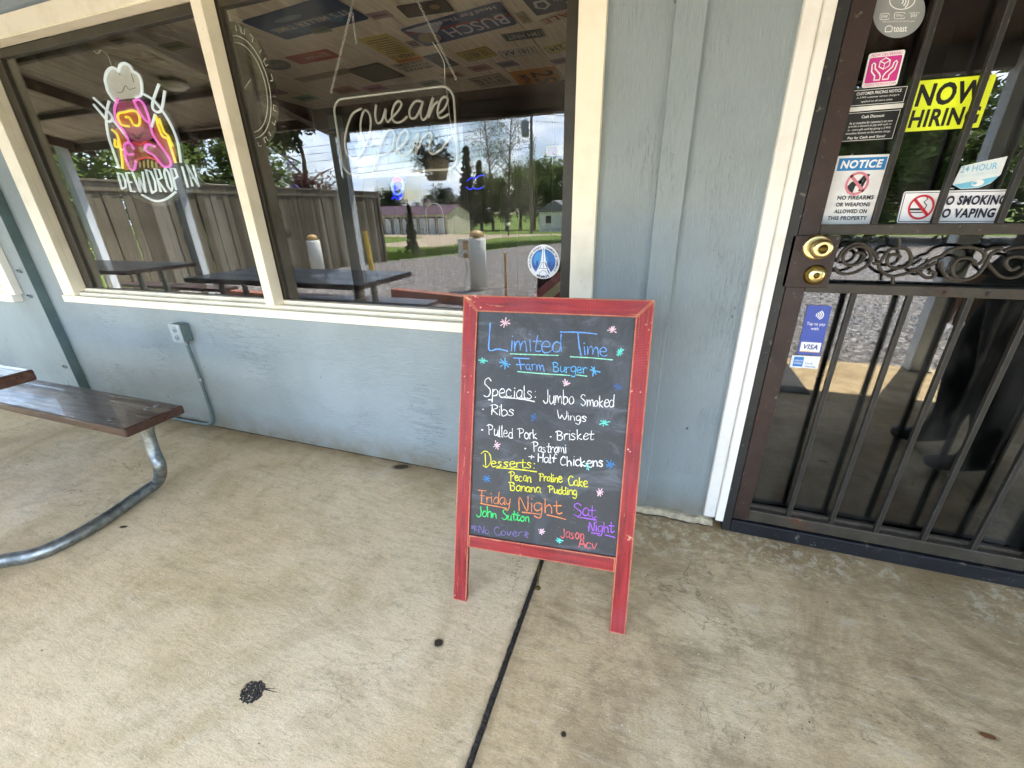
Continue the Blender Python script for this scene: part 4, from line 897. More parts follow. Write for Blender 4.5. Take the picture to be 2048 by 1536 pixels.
word('Pecan', ZQ, (424, 402), (572, 412), 62, 'yellow', .0038); word('Praline', ZQ, (634, 404), (796, 416), 58, 'yellow', .0038); word('Cake', ZQ, (842, 434), (982, 452), 66, 'yellow', .0038)
word('Banana', ZQ, (424, 472), (642, 488), 62, 'yellow', .0038); word('Pudding', ZQ, (704, 490), (902, 506), 52, 'yellow', .0038)
word('Friday', ZQ, (202, 558), (428, 582), 84, 'orange'); line(ZQ, 'orange', [(212, 567), (300, 583), (397, 601)])
word('Night', ZQ, (484, 618), (792, 640), 108, 'orange', .0038); line(ZQ, 'orange', [(512, 630), (650, 646)], [(690, 650), (760, 664), (826, 683)])
word('Sat.', ZQ, (884, 650), (1060, 672), 88, 'purple'); line(ZQ, 'purple', [(908, 664), (1042, 686)], [(1008, 779), (1068, 784)], [(1108, 793), (1178, 812)])
word('Night', ZQ, (986, 764), (1168, 776), 72, 'purple'); word('John', ZQ, (190, 660), (328, 676), 72, 'green', .0038); word('Sutton', ZQ, (366, 682), (562, 698), 66, 'green', .0038)
word('No Cover', ZQ, (196, 782), (508, 806), 56, 'dim', .0036); word('Jason', ZQ, (794, 812), (956, 824), 74, 'coral'); word('Acv', ZQ, (918, 882), (1046, 892), 60, 'coral', .0036)
for Z, cpt, r_, cl_ in ((ZP, (505, 350), 42, 'pink'), (ZP, (1507, 415), 42, 'pink'), (ZP, (1077, 917), 36, 'pink'), (ZP, (430, 1500), 38, 'pink'), (ZP, (1580, 630), 38, 'teal'), (ZP, (300, 705), 36, 'teal'), (ZP, (1440, 1288), 44, 'teal'), (ZP, (505, 730), 46, 'blue2'), (ZP, (1335, 800), 50, 'blue2'), (ZP, (1560, 950), 38, 'navy'), (ZP, (770, 1235), 36, 'navy'),
                       (ZQ, (1070, 490), 28, 'pink'), (ZQ, (650, 770), 27, 'pink'), (ZQ, (980, 302), 25, 'teal'), (ZQ, (778, 833), 24, 'teal'), (ZQ, (1145, 290), 36, 'sky'), (ZQ, (255, 390), 32, 'sky'), (ZQ, (165, 740), 22, 'dim'), (ZQ, (540, 790), 24, 'dim')):
    star(Z, cpt, r_, cl_)
# ================================================================== PICNIC TABLE (front left)
g = NT('varnished_brown_plank', rough=.3, spec=.5); vgr = g.map((1.2, 22, 22)); gr = g.noise(vgr, 2.4, 7, .68, .3)
col = g.ramp(gr, (.28, lin((44, 26, 20))), (.55, lin((66, 42, 33))), (.8, lin((92, 70, 59))))
M_TBL = g.set(col, g.ramp(g.noise(g.map((1, 9, 9)), 5, 5), (.3, .22), (.7, .5)), g.bump(gr, .35, .004)); M_TBL.node_tree.nodes['Principled BSDF'].inputs['Coat Weight'].default_value = .25
pt = thing('picnic_table', 'brown plank picnic table on bent galvanised tube legs', 'picnic table', (0, 0, 0))
zb = .425
c1, c2, c3 = onlevel(248, 860, zb), onlevel(365, 810, zb), onlevel(0, 822, zb)
def plank(name, x0, x1, y0, y1, z1, th=.042): return MB().box(x0, x1, y0, y1, z1 - th, z1, .008).build(name, M_TBL, pt)
bx = (c1.x + c2.x) / 2
se = plank('seat', bx - 1.83, bx, c1.y, c2.y, zb)
tz = .755; tc_ = onlevel(61.5, 737, tz); tx = (tc_.x + onlevel(0, 758, tz).x) / 2
for i in range(3): plank('table_plank', tx - 1.83, tx, tc_.y - .245 * (i + 1) + .006, tc_.y - .245 * i, tz)
plank('seat', bx - 1.83, bx, tc_.y - .735 - (c2.y - tc_.y), tc_.y - .735 - (c1.y - tc_.y), zb)
def frame_path(dx):
    p = [onwall(294, 850, -.545), onwall(297, 872, -.55), onwall(308, 905, -.56), onwall(320, 935, -.575), onlevel(316, 962, .05), onlevel(286, 985, .034), onlevel(200, 1044, .028), onlevel(120, 1088, .028), onlevel(60, 1112, .028), onlevel(0, 1123, .030)]
    p = [Vector(q) for q in p]; e = p[-1]; yc = tc_.y - .3675
    p += [Vector((e.x - .01, e.y - .10, .06)), Vector((e.x - .02, e.y - .19, .12)), Vector((e.x - .02, e.y - .22, .30)), Vector((e.x - .02, e.y - .22, .71))]
    return [q + Vector((dx, 0, 0)) for q in p]
def mir(p): yc = tc_.y - .3675; return [Vector((q.x, 2 * yc - q.y, q.z)) for q in p]
for dx in (0, -1.5):
    for pth in (frame_path(dx), mir(frame_path(dx))):
        MB().tube(smooth_pts(pth, 5), .0265, 14).build('leg', M_GALV, pt)
for sx, sy in ((.16, .045), (.125, .17), (.115, .205)):
    MB().lathe([(0, .006), (.008, .0055), (.0125, .002), (.013, 0)], (bx - sx, c1.y + sy, zb), (0, 0, 1), 14).build('bolt', M_GALV, pt)

# ================================================================== WINDOW SIGNS (hung just inside the glass)
M_ACR = m_glass('clear_acrylic', .028, (.93, .94, .94))
M_TUBE = mat('unlit_white_neon_flex', lin((176, 176, 168)), rough=.35)
def m_lit(nm, rgb, e): return mat(nm, lin(rgb), rough=.4, emit=e)
M_CHAIN = mat('bright_steel_chain', lin((205, 205, 200)), rough=.35, metal=.7)
Z2 = lambda zx, zy: (400 + zx * .29297, zy * .29297)
Z1 = lambda zx, zy: (zx * .29297, zy * .29297)
SY = .115
op = thing('open_sign', 'clear acrylic sign reading we are Open in white tubing on chains', 'neon sign')
a, b, c_, d_ = onwall(655, 186, SY), onwall(923, 154, SY), onwall(926, 347, SY), onwall(684, 358, SY)
x0, x1, z1, z0 = (a.x + d_.x) / 2, (b.x + c_.x) / 2, (a.z + b.z) / 2, (c_.z + d_.z) / 2
MB().prism(rrect(x0, z0, x1, z1, .02, .02, 4), .004, (0, SY + .004, 0)).build('acrylic_panel', M_ACR, op)
def tubes(root, name, m, strokes, Z, y, r, closed=False, k=5):
    mb = MB()
    for st in strokes:
        pts = [onwall(*Z(*q), y) for q in st]; mb.tube(smooth_pts([tuple(p) for p in pts], k, closed) if len(pts) > 2 else pts, r, 8, closed)
    return mb.build(name, m, root)
bd = rrect(x0 + .024, z0 + .016, x1 - .024, z1 - .026, .05, .05, 6)
MB().tube([(p[0], SY - .008, p[1]) for p in bd], .0045, 8, True).build('border_tube', M_TUBE, op)
tubes(op, 'lettering_tube', M_TUBE, [
    [(1203, 715), (1197, 790), (1213, 840), (1243, 822), (1268, 742), (1266, 800), (1284, 832), (1312, 800), (1350, 762), (1376, 712), (1356, 690), (1326, 720), (1310, 790), (1330, 832), (1372, 832), (1415, 795)],
    [(1512, 692), (1470, 692), (1432, 750), (1438, 802), (1472, 802), (1508, 735), (1522, 690), (1506, 770), (1522, 818), (1552, 790), (1578, 700), (1592, 668), (1574, 740), (1560, 802), (1594, 722), (1625, 694)],
    [(1622, 780), (1668, 742), (1692, 682), (1670, 660), (1640, 690), (1622, 762), (1642, 806), (1702, 776)],
    [(1102, 740), (1040, 780), (1002, 880), (990, 980), (1010, 1060), (1062, 1082), (1112, 1030), (1150, 940), (1166, 850), (1160, 785), (1130, 752), (1105, 792), (1096, 870), (1110, 950), (1140, 1000), (1182, 992)],
    [(1262, 888), (1240, 960), (1210, 1080), (1178, 1188)], [(1238, 968), (1278, 896), (1312, 890), (1330, 930), (1312, 1010), (1270, 1052), (1222, 1062)],
    [(1322, 1046), (1380, 992), (1422, 930), (1410, 890), (1380, 902), (1350, 960), (1350, 1030), (1384, 1062), (1432, 1040), (1466, 965), (1490, 902), (1482, 980), (1470, 1052), (1512, 962), (1560, 902), (1582, 930), (1562, 1020), (1594, 1050), (1660, 1005), (1712, 930)]], Z2, SY - .008, .0045)
def chain(root, name, a, b, n, r=.0011, sag=0.0):
    mb = MB(); a, b = Vector(a), Vector(b)
    for i in range(n):
        t = (i + .5) / n; c0 = a.lerp(b, t) - Vector((0, 0, sag * 4 * t * (1 - t))); ax = (b - a).normalized(); sd_ = Vector((0, 1, 0)) if i % 2 else ax.cross(Vector((0, 1, 0))).normalized(); hl = (b - a).length / n * .72
        mb.tube([c0 + ax * math.cos(q) * hl + sd_ * math.sin(q) * hl * .5 for q in [2 * math.pi * k / 7 for k in range(7)]], r, 4, True)
    return mb.build(name, M_CHAIN, root)
chain(op, 'hanging_chain', onwall(662, 185, SY), onwall(712, -20, SY), 30); chain(op, 'hanging_chain', onwall(912, 158, SY), onwall(824, -20, SY), 30); chain(op, 'hanging_chain', onwall(705, 27, SY), onwall(712, 87, SY), 9)
tubes(op, 'power_cord', mat('clear_cord', lin((210, 208, 198)), rough=.4), [[(1590, 290), (1640, 370), (1668, 440), (1672, 560), (1690, 660), (1700, 760), (1720, 900)]], Z2, SY + .012, .0016)

ds = thing('pig_chef_sign', 'neon sign of a pink pig chef between flames above the words DEW DROP IN', 'neon sign')
PYd = .10
def fillp(name, rgb, pts, off, Z=Z1, k=4):
    q = [onwall(*Z(*p), PYd) for p in pts]; q = smooth_pts([tuple(p) for p in q], k, True); mb = MB(); n_ = len(q)
    mb.add([(p.x, PYd + off, p.z) for p in q] + [(p.x, PYd + off + .0006, p.z) for p in q], [tuple(range(n_)), tuple(range(2 * n_ - 1, n_ - 1, -1))] + [(i, (i + 1) % n_, n_ + (i + 1) % n_, n_ + i) for i in range(n_)]); return mb.build(name, ink(rgb), ds)
acr = [(720, 560), (760, 440), (850, 420), (960, 520), (985, 640), (1080, 700), (1180, 830), (1240, 1000), (1260, 1110), (1340, 1130), (1370, 1230), (1340, 1290), (1210, 1360), (1120, 1410), (1010, 1390), (900, 1340), (800, 1290), (770, 1170), (730, 1000), (712, 830), (730, 700)]
q = smooth_pts([tuple(onwall(*Z1(*p), PYd)) for p in acr], 3, True)
MB().prism([(p.x, p.z) for p in q], .004, (0, PYd + .008, 0)).build('acrylic_panel', M_ACR, ds)
HAT = [(772, 676), (738, 625), (727, 585), (718, 545), (730, 492), (764, 462), (800, 476), (810, 486), (820, 446), (852, 432), (888, 452), (906, 486), (940, 505), (962, 548), (968, 600), (962, 648), (920, 664), (850, 672)]
fillp('hat_print', (226, 228, 222), HAT, .0070)
fillp('flame_print', (214, 92, 50), [(1040, 860), (1080, 800), (1120, 930), (1170, 970), (1195, 1100), (1120, 1100), (1060, 980)], .0071); fillp('flame_print', (206, 84, 46), [(770, 890), (830, 880), (880, 980), (880, 1140), (830, 1150), (800, 1050)], .0071)
fillp('body_print', (176, 34, 44), [(860, 975), (1000, 960), (1080, 1000), (1150, 1090), (1140, 1140), (900, 1150), (860, 1060)], .0067)
fillp('head_print', (178, 72, 112), [(800, 700), (860, 690), (930, 690), (985, 730), (1015, 830), (1040, 930), (980, 965), (900, 955), (850, 890), (795, 800)], .0063)
fillp('face_print', (196, 96, 132), [(850, 740), (910, 730), (960, 800), (970, 880), (930, 950), (880, 900), (850, 820)], .0058)
fillp('lens_print', (224, 116, 60), [(815, 775), (900, 760), (945, 775), (950, 845), (900, 860), (830, 850)], .0053)
fillp('mouth_print', (110, 30, 50), [(890, 905), (930, 925), (968, 900), (950, 945), (915, 945)], .0049)
fillp('arm_print', (190, 84, 128), [(855, 1000), (905, 990), (910, 1060), (900, 1150), (865, 1080)], .0045); fillp('arm_print', (190, 84, 128), [(1000, 990), (1060, 1000), (1160, 1100), (1120, 1135), (1040, 1050), (990, 1020)], .0045)
fillp('rib_print', (52, 20, 16), [(925, 1100), (990, 1078), (1060, 1095), (1075, 1140), (930, 1150)], .0055)
for i in range(5): fillp('rib_bone', (214, 176, 110), [(940 + i * 28, 1108 - 6 * (2 - abs(2 - i))), (952 + i * 28, 1104 - 6 * (2 - abs(2 - i))), (956 + i * 28, 1140), (944 + i * 28, 1142)], .0045)
T = lambda nm, m_, st, r=.0058, cl=False: tubes(ds, nm, m_, st, Z1, PYd - .004, r, cl, 4)
LW, LP, LY, LR = m_lit('white_neon_tube', (206, 216, 218), .07), m_lit('pink_neon_tube', (222, 110, 198), .08), m_lit('yellow_neon_tube', (232, 212, 66), .08), m_lit('red_neon_tube', (206, 44, 58), .06)
T('hat_tube', LW, [HAT[:16] + [(925, 664)], [(800, 700), (770, 672)], ], .0062)
MB_h = fillp
tubes(ds, 'hat_line', ink((70, 74, 74)), [[(815, 490), (820, 515)], [(800, 632), (835, 628), (855, 585), (880, 610), (925, 600)], [(895, 505), (915, 560)]], Z1, PYd + .0055, .0014, False, 4)
T('halo_tube', LW, [[(745, 690), (725, 790), (738, 920), (780, 1050), (815, 1150)], [(975, 640), (1055, 690), (1150, 820), (1210, 960), (1235, 1110)], [(970, 1330), (1060, 1372), (1135, 1358), (1200, 1310)]])
T('fork_tube', LW, [[(640, 668), (745, 768), (768, 812), (740, 830), (705, 790), (640, 714)], [(768, 815), (870, 940)], [(1085, 575), (1045, 690), (1045, 742), (1075, 765), (1105, 742), (1125, 620)], [(1060, 780), (1035, 866)]])
T('pig_tube', LP, [[(805, 672), (782, 750), (800, 830), (850, 900), (880, 968)], [(912, 690), (945, 680), (985, 720), (1022, 832), (985, 812), (940, 745), (915, 690)], [(1022, 832), (1045, 920), (1100, 1000), (1160, 1090), (1160, 1132), (1112, 1132), (1050, 1060), (1000, 1032), (990, 1002), (1012, 985), (1060, 1000)],
                  [(915, 1020), (890, 980), (856, 980), (850, 1012), (872, 1052), (910, 1050)], [(850, 1012), (858, 1080), (890, 1152), (918, 1152), (930, 1092)]])
T('glasses_tube', LY, [[(880, 862), (830, 850), (805, 800), (815, 772), (850, 766), (900, 754), (940, 770), (956, 820), (946, 856), (912, 850), (882, 802), (858, 800)]])
T('flame_tube', LY, [[(765, 885), (800, 920), (822, 1000), (836, 1100), (838, 1150)], [(785, 950), (786, 996), (808, 1002), (806, 960)], [(1065, 790), (1080, 860), (1110, 930), (1135, 940), (1150, 962), (1180, 1050), (1200, 1112)], [(1085, 810), (1120, 900), (1150, 930), (1178, 1000)]])
T('rib_tube', LR, [[(925, 1098), (990, 1076), (1052, 1086), (1080, 1112)], [(915, 976), (960, 985), (1000, 966)]], .0045)
LET = {'D': [[(0, 0), (0, 1), (.6, .9), (.8, .5), (.6, .1), (0, 0)]], 'E': [[(.7, 1), (0, 1), (0, 0), (.7, 0)], [(0, .5), (.55, .5)]], 'W': [[(0, 1), (.22, 0), (.45, .7), (.68, 0), (.9, 1)]], 'R': [[(0, 0), (0, 1), (.6, .95), (.65, .6), (0, .5), (.7, 0)]], 'O': [[(.38, 1), (.05, .8), (.05, .2), (.38, 0), (.7, .2), (.7, .8), (.38, 1)]], 'P': [[(0, 0), (0, 1), (.6, .95), (.65, .6), (0, .48)]], 'I': [[(.3, 0), (.3, 1)]], 'N': [[(0, 0), (0, 1), (.65, 0), (.65, 1)]]}
mb = MB()
for ch_, lx, ty, by, wl in (('D', 800, 1178, 1290, 48), ('E', 858, 1180, 1308, 36), ('W', 900, 1172, 1312, 78), ('D', 992, 1156, 1318, 52), ('R', 1052, 1150, 1310, 50), ('O', 1108, 1148, 1304, 48), ('P', 1160, 1146, 1298, 50), ('I', 1232, 1136, 1280, 30), ('N', 1272, 1126, 1272, 66)):
    for st in LET[ch_]:
        sk = (by - ty) * .28
        for off in (0, .011):                   # double outline letters
            pts = [onwall(*Z1(lx + p[0] * wl + (1 - p[1]) * sk + off * 900 * (.6 if off else 0), by + (ty - by) * p[1]), PYd - .004) for p in st]
            mb.tube(pts, .0046 if not off else .003, 6)
mb.build('lettering_tube', LW, ds)
tubes(ds, 'hanging_wire', M_CHAIN, [[(640, 345), (665, 365), (690, 340)], [(690, 340), (735, 380), (760, 445)], [(1330, 1160), (1400, 1248), (1560, 1260)]], Z1, PYd + .012, .0016)

rc_ = thing('round_clear_sign', 'round clear sign with white rings half hidden behind the window mullion', 'sign')
cc = onwall(488, 178, .092); rr_ = abs(onwall(553, 178, .092).x - cc.x); rz = .235
MB().prism(ellipse(cc.x, cc.z, rr_, rz, 40), .003, (0, .096, 0)).build('disc', m_glass('etched_acrylic', .12, (.80, .84, .78)), rc_)
M_WLINE = mat('white_etch', lin((222, 224, 214)), rough=.6)
mb = MB()
for f_ in (.70, .80): mb.tube([(p[0], .0915, p[1]) for p in ellipse(cc.x, cc.z, rr_ * f_, rz * f_, 40)], .0016, 5, True)
mb.build('ring_line', M_WLINE, rc_); mb = MB()
for i in range(24):
    a_ = R(15 * i + 4); P = lambda f_, da=0: Vector((cc.x + rr_ * f_ * math.cos(a_ + da), .0915, cc.z + rz * f_ * math.sin(a_ + da)))
    mb.tube([P(.87), P(.95)], .0014, 5)
    if i % 3 == 0: mb.tube([P(.95), P(.95, .10)], .0014, 5)
    if i % 3 == 1: mb.tube([P(.87), P(.87, .10), P(.95, .10)], .0014, 5)
mb.tube([Vector((cc.x, .0915, cc.z)), Vector((cc.x + rr_ * .28, .0915, cc.z + .03))], .0014, 5); mb.build('dial_mark', M_WLINE, rc_)
chain(rc_, 'hanging_chain', (cc.x, .097, cc.z + rz), (cc.x, .097, 2.35), 16)

# chamber of commerce sticker on the outside of the glass
cs = onwall(1087, 524, .0515); t = thing('member_sticker', 'round blue and white member sticker with a lattice tower low on the window', 'sticker', (cs.x, .0515, cs.z)); RR = abs(onwall(1119.5, 524, .0515).x - cs.x) * 1.0
O_, U_, V_, N_ = Vector((-RR, 0, -RR)), Vector((2 * RR, 0, 0)), Vector((0, 0, 2 * RR)), Vector((0, -1, 0))
MB().prism([(p[0] * 1, p[1] * 1) for p in ellipse(.5, .5, .5, .5, 44)], .0004, O_, U_, V_, N_).build('backing', ink((240, 240, 240)), t)
TW = (244, 246, 250)
el = [('sky', 'poly', ellipse(.5, .5, .375, .375, 40), (34, 112, 190)), ('glow', 'poly', ellipse(.42, .56, .22, .24, 30), (62, 150, 214)),
      ('skyline', 'poly', [(.17, .34), (.17, .46), (.22, .46), (.22, .40), (.27, .40), (.27, .52), (.31, .54), (.34, .52), (.34, .36), (.30, .26)], (26, 82, 158)), ('skyline', 'poly', [(.62, .28), (.62, .44), (.66, .44), (.66, .50), (.74, .50), (.74, .42), (.80, .42), (.80, .48), (.85, .46), (.84, .34), (.74, .22)], (26, 82, 158)),
      ('tower', 'poly', [(.47, .93), (.53, .93), (.55, .70), (.58, .52), (.61, .50), (.61, .47), (.585, .47), (.66, .33), (.68, .33), (.68, .30), (.76, .15), (.62, .10), (.38, .10), (.24, .15), (.32, .30), (.32, .33), (.34, .33), (.415, .47), (.39, .47), (.39, .50), (.42, .52), (.45, .70)], TW),
      ('tower_lines', 'stroke', ([(.50, .90), (.50, .52)], .012), (60, 90, 130)), ('tower_lines', 'stroke', ([(.40, .485), (.60, .485)], .012), (60, 90, 130)), ('tower_lines', 'stroke', ([(.34, .315), (.66, .315)], .012), (60, 90, 130)), ('tower_lines', 'stroke', ([(.50, .48), (.50, .34)], .012), (60, 90, 130)),
      ('tower_lines', 'stroke', (ellipse(.5, .12, .12, .13, 12, 0, 180), .012), (60, 90, 130)), ('tower_lines', 'stroke', ([(.46, .46), (.38, .33)], .012), (60, 90, 130)), ('tower_lines', 'stroke', ([(.56, .46), (.62, .35)], .03), (30, 60, 110)), ('tower_lines', 'stroke', ([(.63, .28), (.69, .17)], .03), (30, 60, 110))]
printed(t, O_, U_, V_, N_, el, base_off=.0004, step=.0003)
mb = MB()
def arc_text(s, a0, a1, rad, h, flip=False):
    for i, ch_ in enumerate(s):
        if ch_ == ' ': continue
        a_ = R(a0 + (a1 - a0) * (i + .5) / len(s)); vs2, fs2, (q0, r0, q1, r1) = text2d(ch_, .02); sc_ = h / .72
        ca, sa = math.cos(a_), math.sin(a_); up_ = Vector((ca, sa)) * (-1 if flip else 1); ri = Vector((up_.y, -up_.x)); c0 = Vector((ca, sa)) * rad
        mb.add([(lambda w2: (w2.x * RR, -.0035, w2.y * RR))(c0 + ri * ((v2[0] - (q0 + q1) / 2) * sc_) + up_ * ((v2[1] - .36) * sc_)) for v2 in vs2], fs2)
arc_text('PARIS-HENRY COUNTY', 205, 100, .86, .11); arc_text('CHAMBER OF COMMERCE', 80, -38, .86, .11); arc_text('MEMBER', 243, 297, .86, .15, True)
mb.build('lettering', ink((52, 66, 96)), t, fixn=False)

# ================================================================== THINGS INSIDE THE ROOM
def ceil_sign(name, label, cat, quad, elems, rgb, corners=None, group=None):
    """quad: photo points of the sign as read the right way up (TL, TR, BR, BL) on the ceiling"""
    zc = 2.347; TL, TR, BR, BL = [onlevel(px, py, zc) for px, py in quad]
    U = ((TR - TL) + (BR - BL)) / 2; V = ((TL - BL) + (TR - BR)) / 2; V = V - U * (V.dot(U) / U.length_squared) * .6
    Cn = (TL + TR + BR + BL) / 4; O = Cn - U / 2 - V / 2
    t = thing(name, label, cat, O, group=group); N2 = Vector((0, 0, -1))
    MB().prism(corners or rrect(0, 0, 1, 1, .04, .06, 2), .0015, (0, 0, 0), U, V, N2).build('plate', ink(rgb), t)
    printed(t, (0, 0, 0), U, V, N2, elems, base_off=.0016, step=.0008); return t
GP = 'metal signs and plates on the interior ceiling'
CR = (214, 206, 184)
# as seen from outside every sign is turned half round: its own top edge is the nearer-to-window... lower edge in view
ceil_sign('tin_sign', "blue tin sign reading IT'S MILLER TIME on the ceiling", 'sign', [(755, 38), (555, 80), (500, 42), (640, -12)], [('mountain', 'poly', [(.05, .55), (.25, .85), (.45, .6), (.7, .92), (.95, .6), (.95, .5), (.05, .5)], (74, 120, 150)), ('lettering', 'text', ("IT'S MILLER TIME", .08, .50, .92, .68, .012), CR), ('cloud', 'poly', ellipse(.6, .3, .16, .08, 14), (120, 150, 160))], (38, 74, 108), group=GP)
ceil_sign('tin_sign', 'large BUSCH tin sign with a red band on the ceiling', 'sign', [(1030, 45), (838, 100), (812, 50), (1005, 5)], [('band', 'poly', [(0, .62), (1, .30), (1, .22), (0, .52)], (150, 46, 40)), ('snow', 'poly', [(.55, .1), (.72, .5), (.85, .35), (.98, .1)], (176, 186, 196)), ('lettering', 'text', ('BUSCH', .04, .42, .66, .86, .01, -.1), (198, 204, 214)), ('slogan', 'text', ('Head For The Mountains', .06, .06, .94, .2), (226, 228, 228)), ('can', 'poly', ellipse(.84, .62, .11, .26, 18), (150, 140, 110))], (58, 78, 118), group=GP)
ceil_sign('paper_notice', 'yellow AREA 51 notice on the ceiling', 'notice', [(843, 117), (790, 130), (722, 74), (782, 68)], [('heading', 'rect', (.04, .86, .96, .98), (196, 120, 50)), ('lettering', 'text', ('AREA 51', .06, .68, .94, .82, .01), (36, 34, 24))] + [('small_text', 'rect', (.1, .58 - .07 * i, .9 - .08 * (i % 3), .605 - .07 * i), (112, 104, 62)) for i in range(8)], (206, 186, 104), group=GP)
ceil_sign('paper_notice', 'pale notice reading BEWARE beneath the yellow notice', 'notice', [(872, 133), (808, 147), (782, 128), (846, 117)], [('lettering', 'text', ('BEWARE', .08, .68, .92, .92, .02), (44, 42, 36)), ('lettering', 'text', ('PICKPOCKETS', .06, .38, .94, .6, .02), (44, 42, 36)), ('lettering', 'text', ('LOOSE WOMEN', .06, .08, .94, .3, .02), (44, 42, 36))], (198, 190, 164), group=GP)
ceil_sign('red_plate', 'red metal sign with white lines beside the blue tin sign', 'sign', [(682, 113), (600, 130), (570, 113), (655, 98)], [('lettering', 'text', ('BEER', .3, .4, .7, .62, .01), (206, 180, 160))] + [('lines', 'rect', (.1, .2 + .12 * i, .28, .25 + .12 * i), (206, 180, 160)) for i in range(4)], (156, 44, 30), group=GP)
ceil_sign('sale_sign', 'cream sign with red SALE letters at the top right of the window', 'sign', [(1162, 26), (1088, 52), (1075, 38), (1160, 10)], [('lettering', 'text', ('SALE', .06, .16, .94, .86, .02), (150, 40, 30))], (200, 190, 164), group=GP)
ceil_sign('blue_sign', 'dark blue sign with a white shield above the SALE sign', 'sign', [(1166, 8), (1070, 34), (1045, -8), (1150, -30)], [('shield', 'poly', [(.62, .3), (.86, .3), (.9, .6), (.74, .78), (.58, .6)], (196, 200, 196)), ('shield_field', 'poly', [(.67, .38), (.81, .38), (.84, .58), (.74, .7), (.64, .58)], (44, 60, 84)), ('lettering', 'text', ('NATION', .04, .3, .48, .5, .02), (186, 196, 200)), ('lettering', 'text', ('SNS', .04, .62, .3, .8, .02), (186, 196, 200))], (44, 60, 84), group=GP)
ceil_sign('speed_sign', 'orange 25 MPH road sign at the far end of the ceiling', 'sign', [(1104, 131), (1128, 164), (1042, 176), (1022, 145)], [('numbers', 'text', ('25', .14, .42, .86, .92, .02), (40, 34, 26)), ('lettering', 'text', ('MPH', .22, .12, .78, .34, .02), (40, 34, 26))], (208, 144, 60), group=GP)
def plate(label, quad, s, rgb, ink_=(50, 52, 60)):
    return ceil_sign('number_plate', label, 'number plate', quad, [('lettering', 'text', (s, .1, .2, .9, .78, .02), ink_), ('border', 'frame', (.02, .04, .98, .96, .014, .03), ink_)], rgb, group=GP)
plate('white number plate 1181 AX on the ceiling', [(1077, 105), (1005, 117), (995, 100), (1070, 92)], '1181 AX', (206, 202, 188))
plate('yellow number plate ending in 234 by the window edge', [(1170, 88), (1098, 109), (1090, 94), (1165, 72)], '2 V 234', (206, 200, 108))
plate('green number plate with pale letters on the ceiling', [(1092, 72), (1012, 84), (1002, 68), (1082, 58)], '1M4 HNIT', (62, 80, 74), (190, 196, 186))
plate('olive yellow number plate near the middle of the ceiling', [(992, 110), (932, 126), (915, 103), (975, 92)], '3E 4817', (186, 168, 84), (120, 104, 50))
plate('dull white number plate beside the 25 sign', [(1020, 164), (956, 178), (942, 154), (1000, 146)], 'LY 2 X 62', (178, 170, 146))
plate('cream number plate left of the BEWARE notice', [(712, 142), (610, 166), (584, 156), (690, 138)], 'SOL NUMB', (164, 152, 122), (128, 116, 88))
plate('grey blue number plate under the chain of the open sign', [(915, 128), (878, 140), (852, 108), (882, 106)], 'KB 204', (110, 122, 128), (70, 80, 90))
plate('small pale plate under the BUSCH sign', [(842, 92), (825, 97), (812, 82), (832, 80)], 'B', (170, 162, 140))
ceil_sign('green_plaque', 'dark green framed plaque left of the yellow notice', 'plaque', [(806, 152), (738, 168), (700, 136), (762, 124)], [('panel', 'rect', (.06, .08, .94, .92), (92, 100, 78))], (66, 74, 66), group=GP)
ceil_sign('picture', 'dark picture plate above the BUSCH sign', 'picture', [(908, 22), (812, 36), (795, 12), (890, -4)], [('figure', 'poly', ellipse(.3, .45, .1, .2, 14), (150, 130, 96))], (58, 58, 42), group=GP)
ceil_sign('oval_badge', 'grey oval badge near the mullion', 'badge', [(582, 134), (540, 148), (522, 120), (572, 116)], [('lettering', 'text', ('FORD', .2, .35, .8, .65), (180, 176, 160))], (120, 124, 116), corners=ellipse(.5, .5, .5, .5, 24), group=GP)
ceil_sign('tall_plate', 'narrow cream sign beside the BUSCH sign', 'sign', [(1062, 44), (1046, 48), (1030, 26), (1050, 22)], [('lettering', 'text', ('RC', .2, .3, .8, .8), (110, 90, 60))], (176, 164, 134), group=GP)

rp_ = random.Random(17)
for i, (px, py, wpx, lb) in enumerate(((300, 118, 40, 'worn plate seen over the right fork of the pig sign'), (350, 92, 44, 'worn plate in the left pane nearest the mullion'), (250, 84, 40, 'worn plate in the left pane above the chef hat'), (640, 60, 36, 'worn plate between the red sign and the blue tin sign'), (760, 30, 40, 'worn plate between the two chains of the open sign'), (905, 150, 34, 'worn plate just above the right corner of the open sign'), (960, 136, 36, 'worn plate left of the 1181 plate, towards the beam'), (1015, 128, 34, 'worn plate between the 1181 plate and the 25 sign'), (1120, 122, 30, 'worn plate right of the 25 sign by the casing'),
    (690, 180, 40, 'worn plate at the upper left corner of the open sign'), (750, 176, 36, 'worn plate above the border tube of the open sign'), (860, 166, 34, 'worn plate touching the top edge of the open sign'), (612, 196, 34, 'worn plate left of the open sign near the beam'), (545, 185, 40, 'worn plate beside the round clear sign'), (1000, 30, 30, 'worn plate behind the B of the BUSCH sign'))):
    c0_ = (150 + rp_.randint(-30, 40), 142 + rp_.randint(-30, 36), 118 + rp_.randint(-30, 30)); k_ = .24 * wpx
    ceil_sign('number_plate', 'small dull ' + lb, 'number plate', [(px + wpx / 2 + k_, py + k_ * .2), (px - wpx / 2 + k_, py + k_ * 1.0), (px - wpx / 2 - k_, py - k_ * .2), (px + wpx / 2 - k_, py - k_ * 1.0)], [('worn_band', 'rect', (.14, .3, .86, .66), tuple(int(v_ * .7) for v_ in c0_))], c0_, group='worn plates on the interior ceiling')
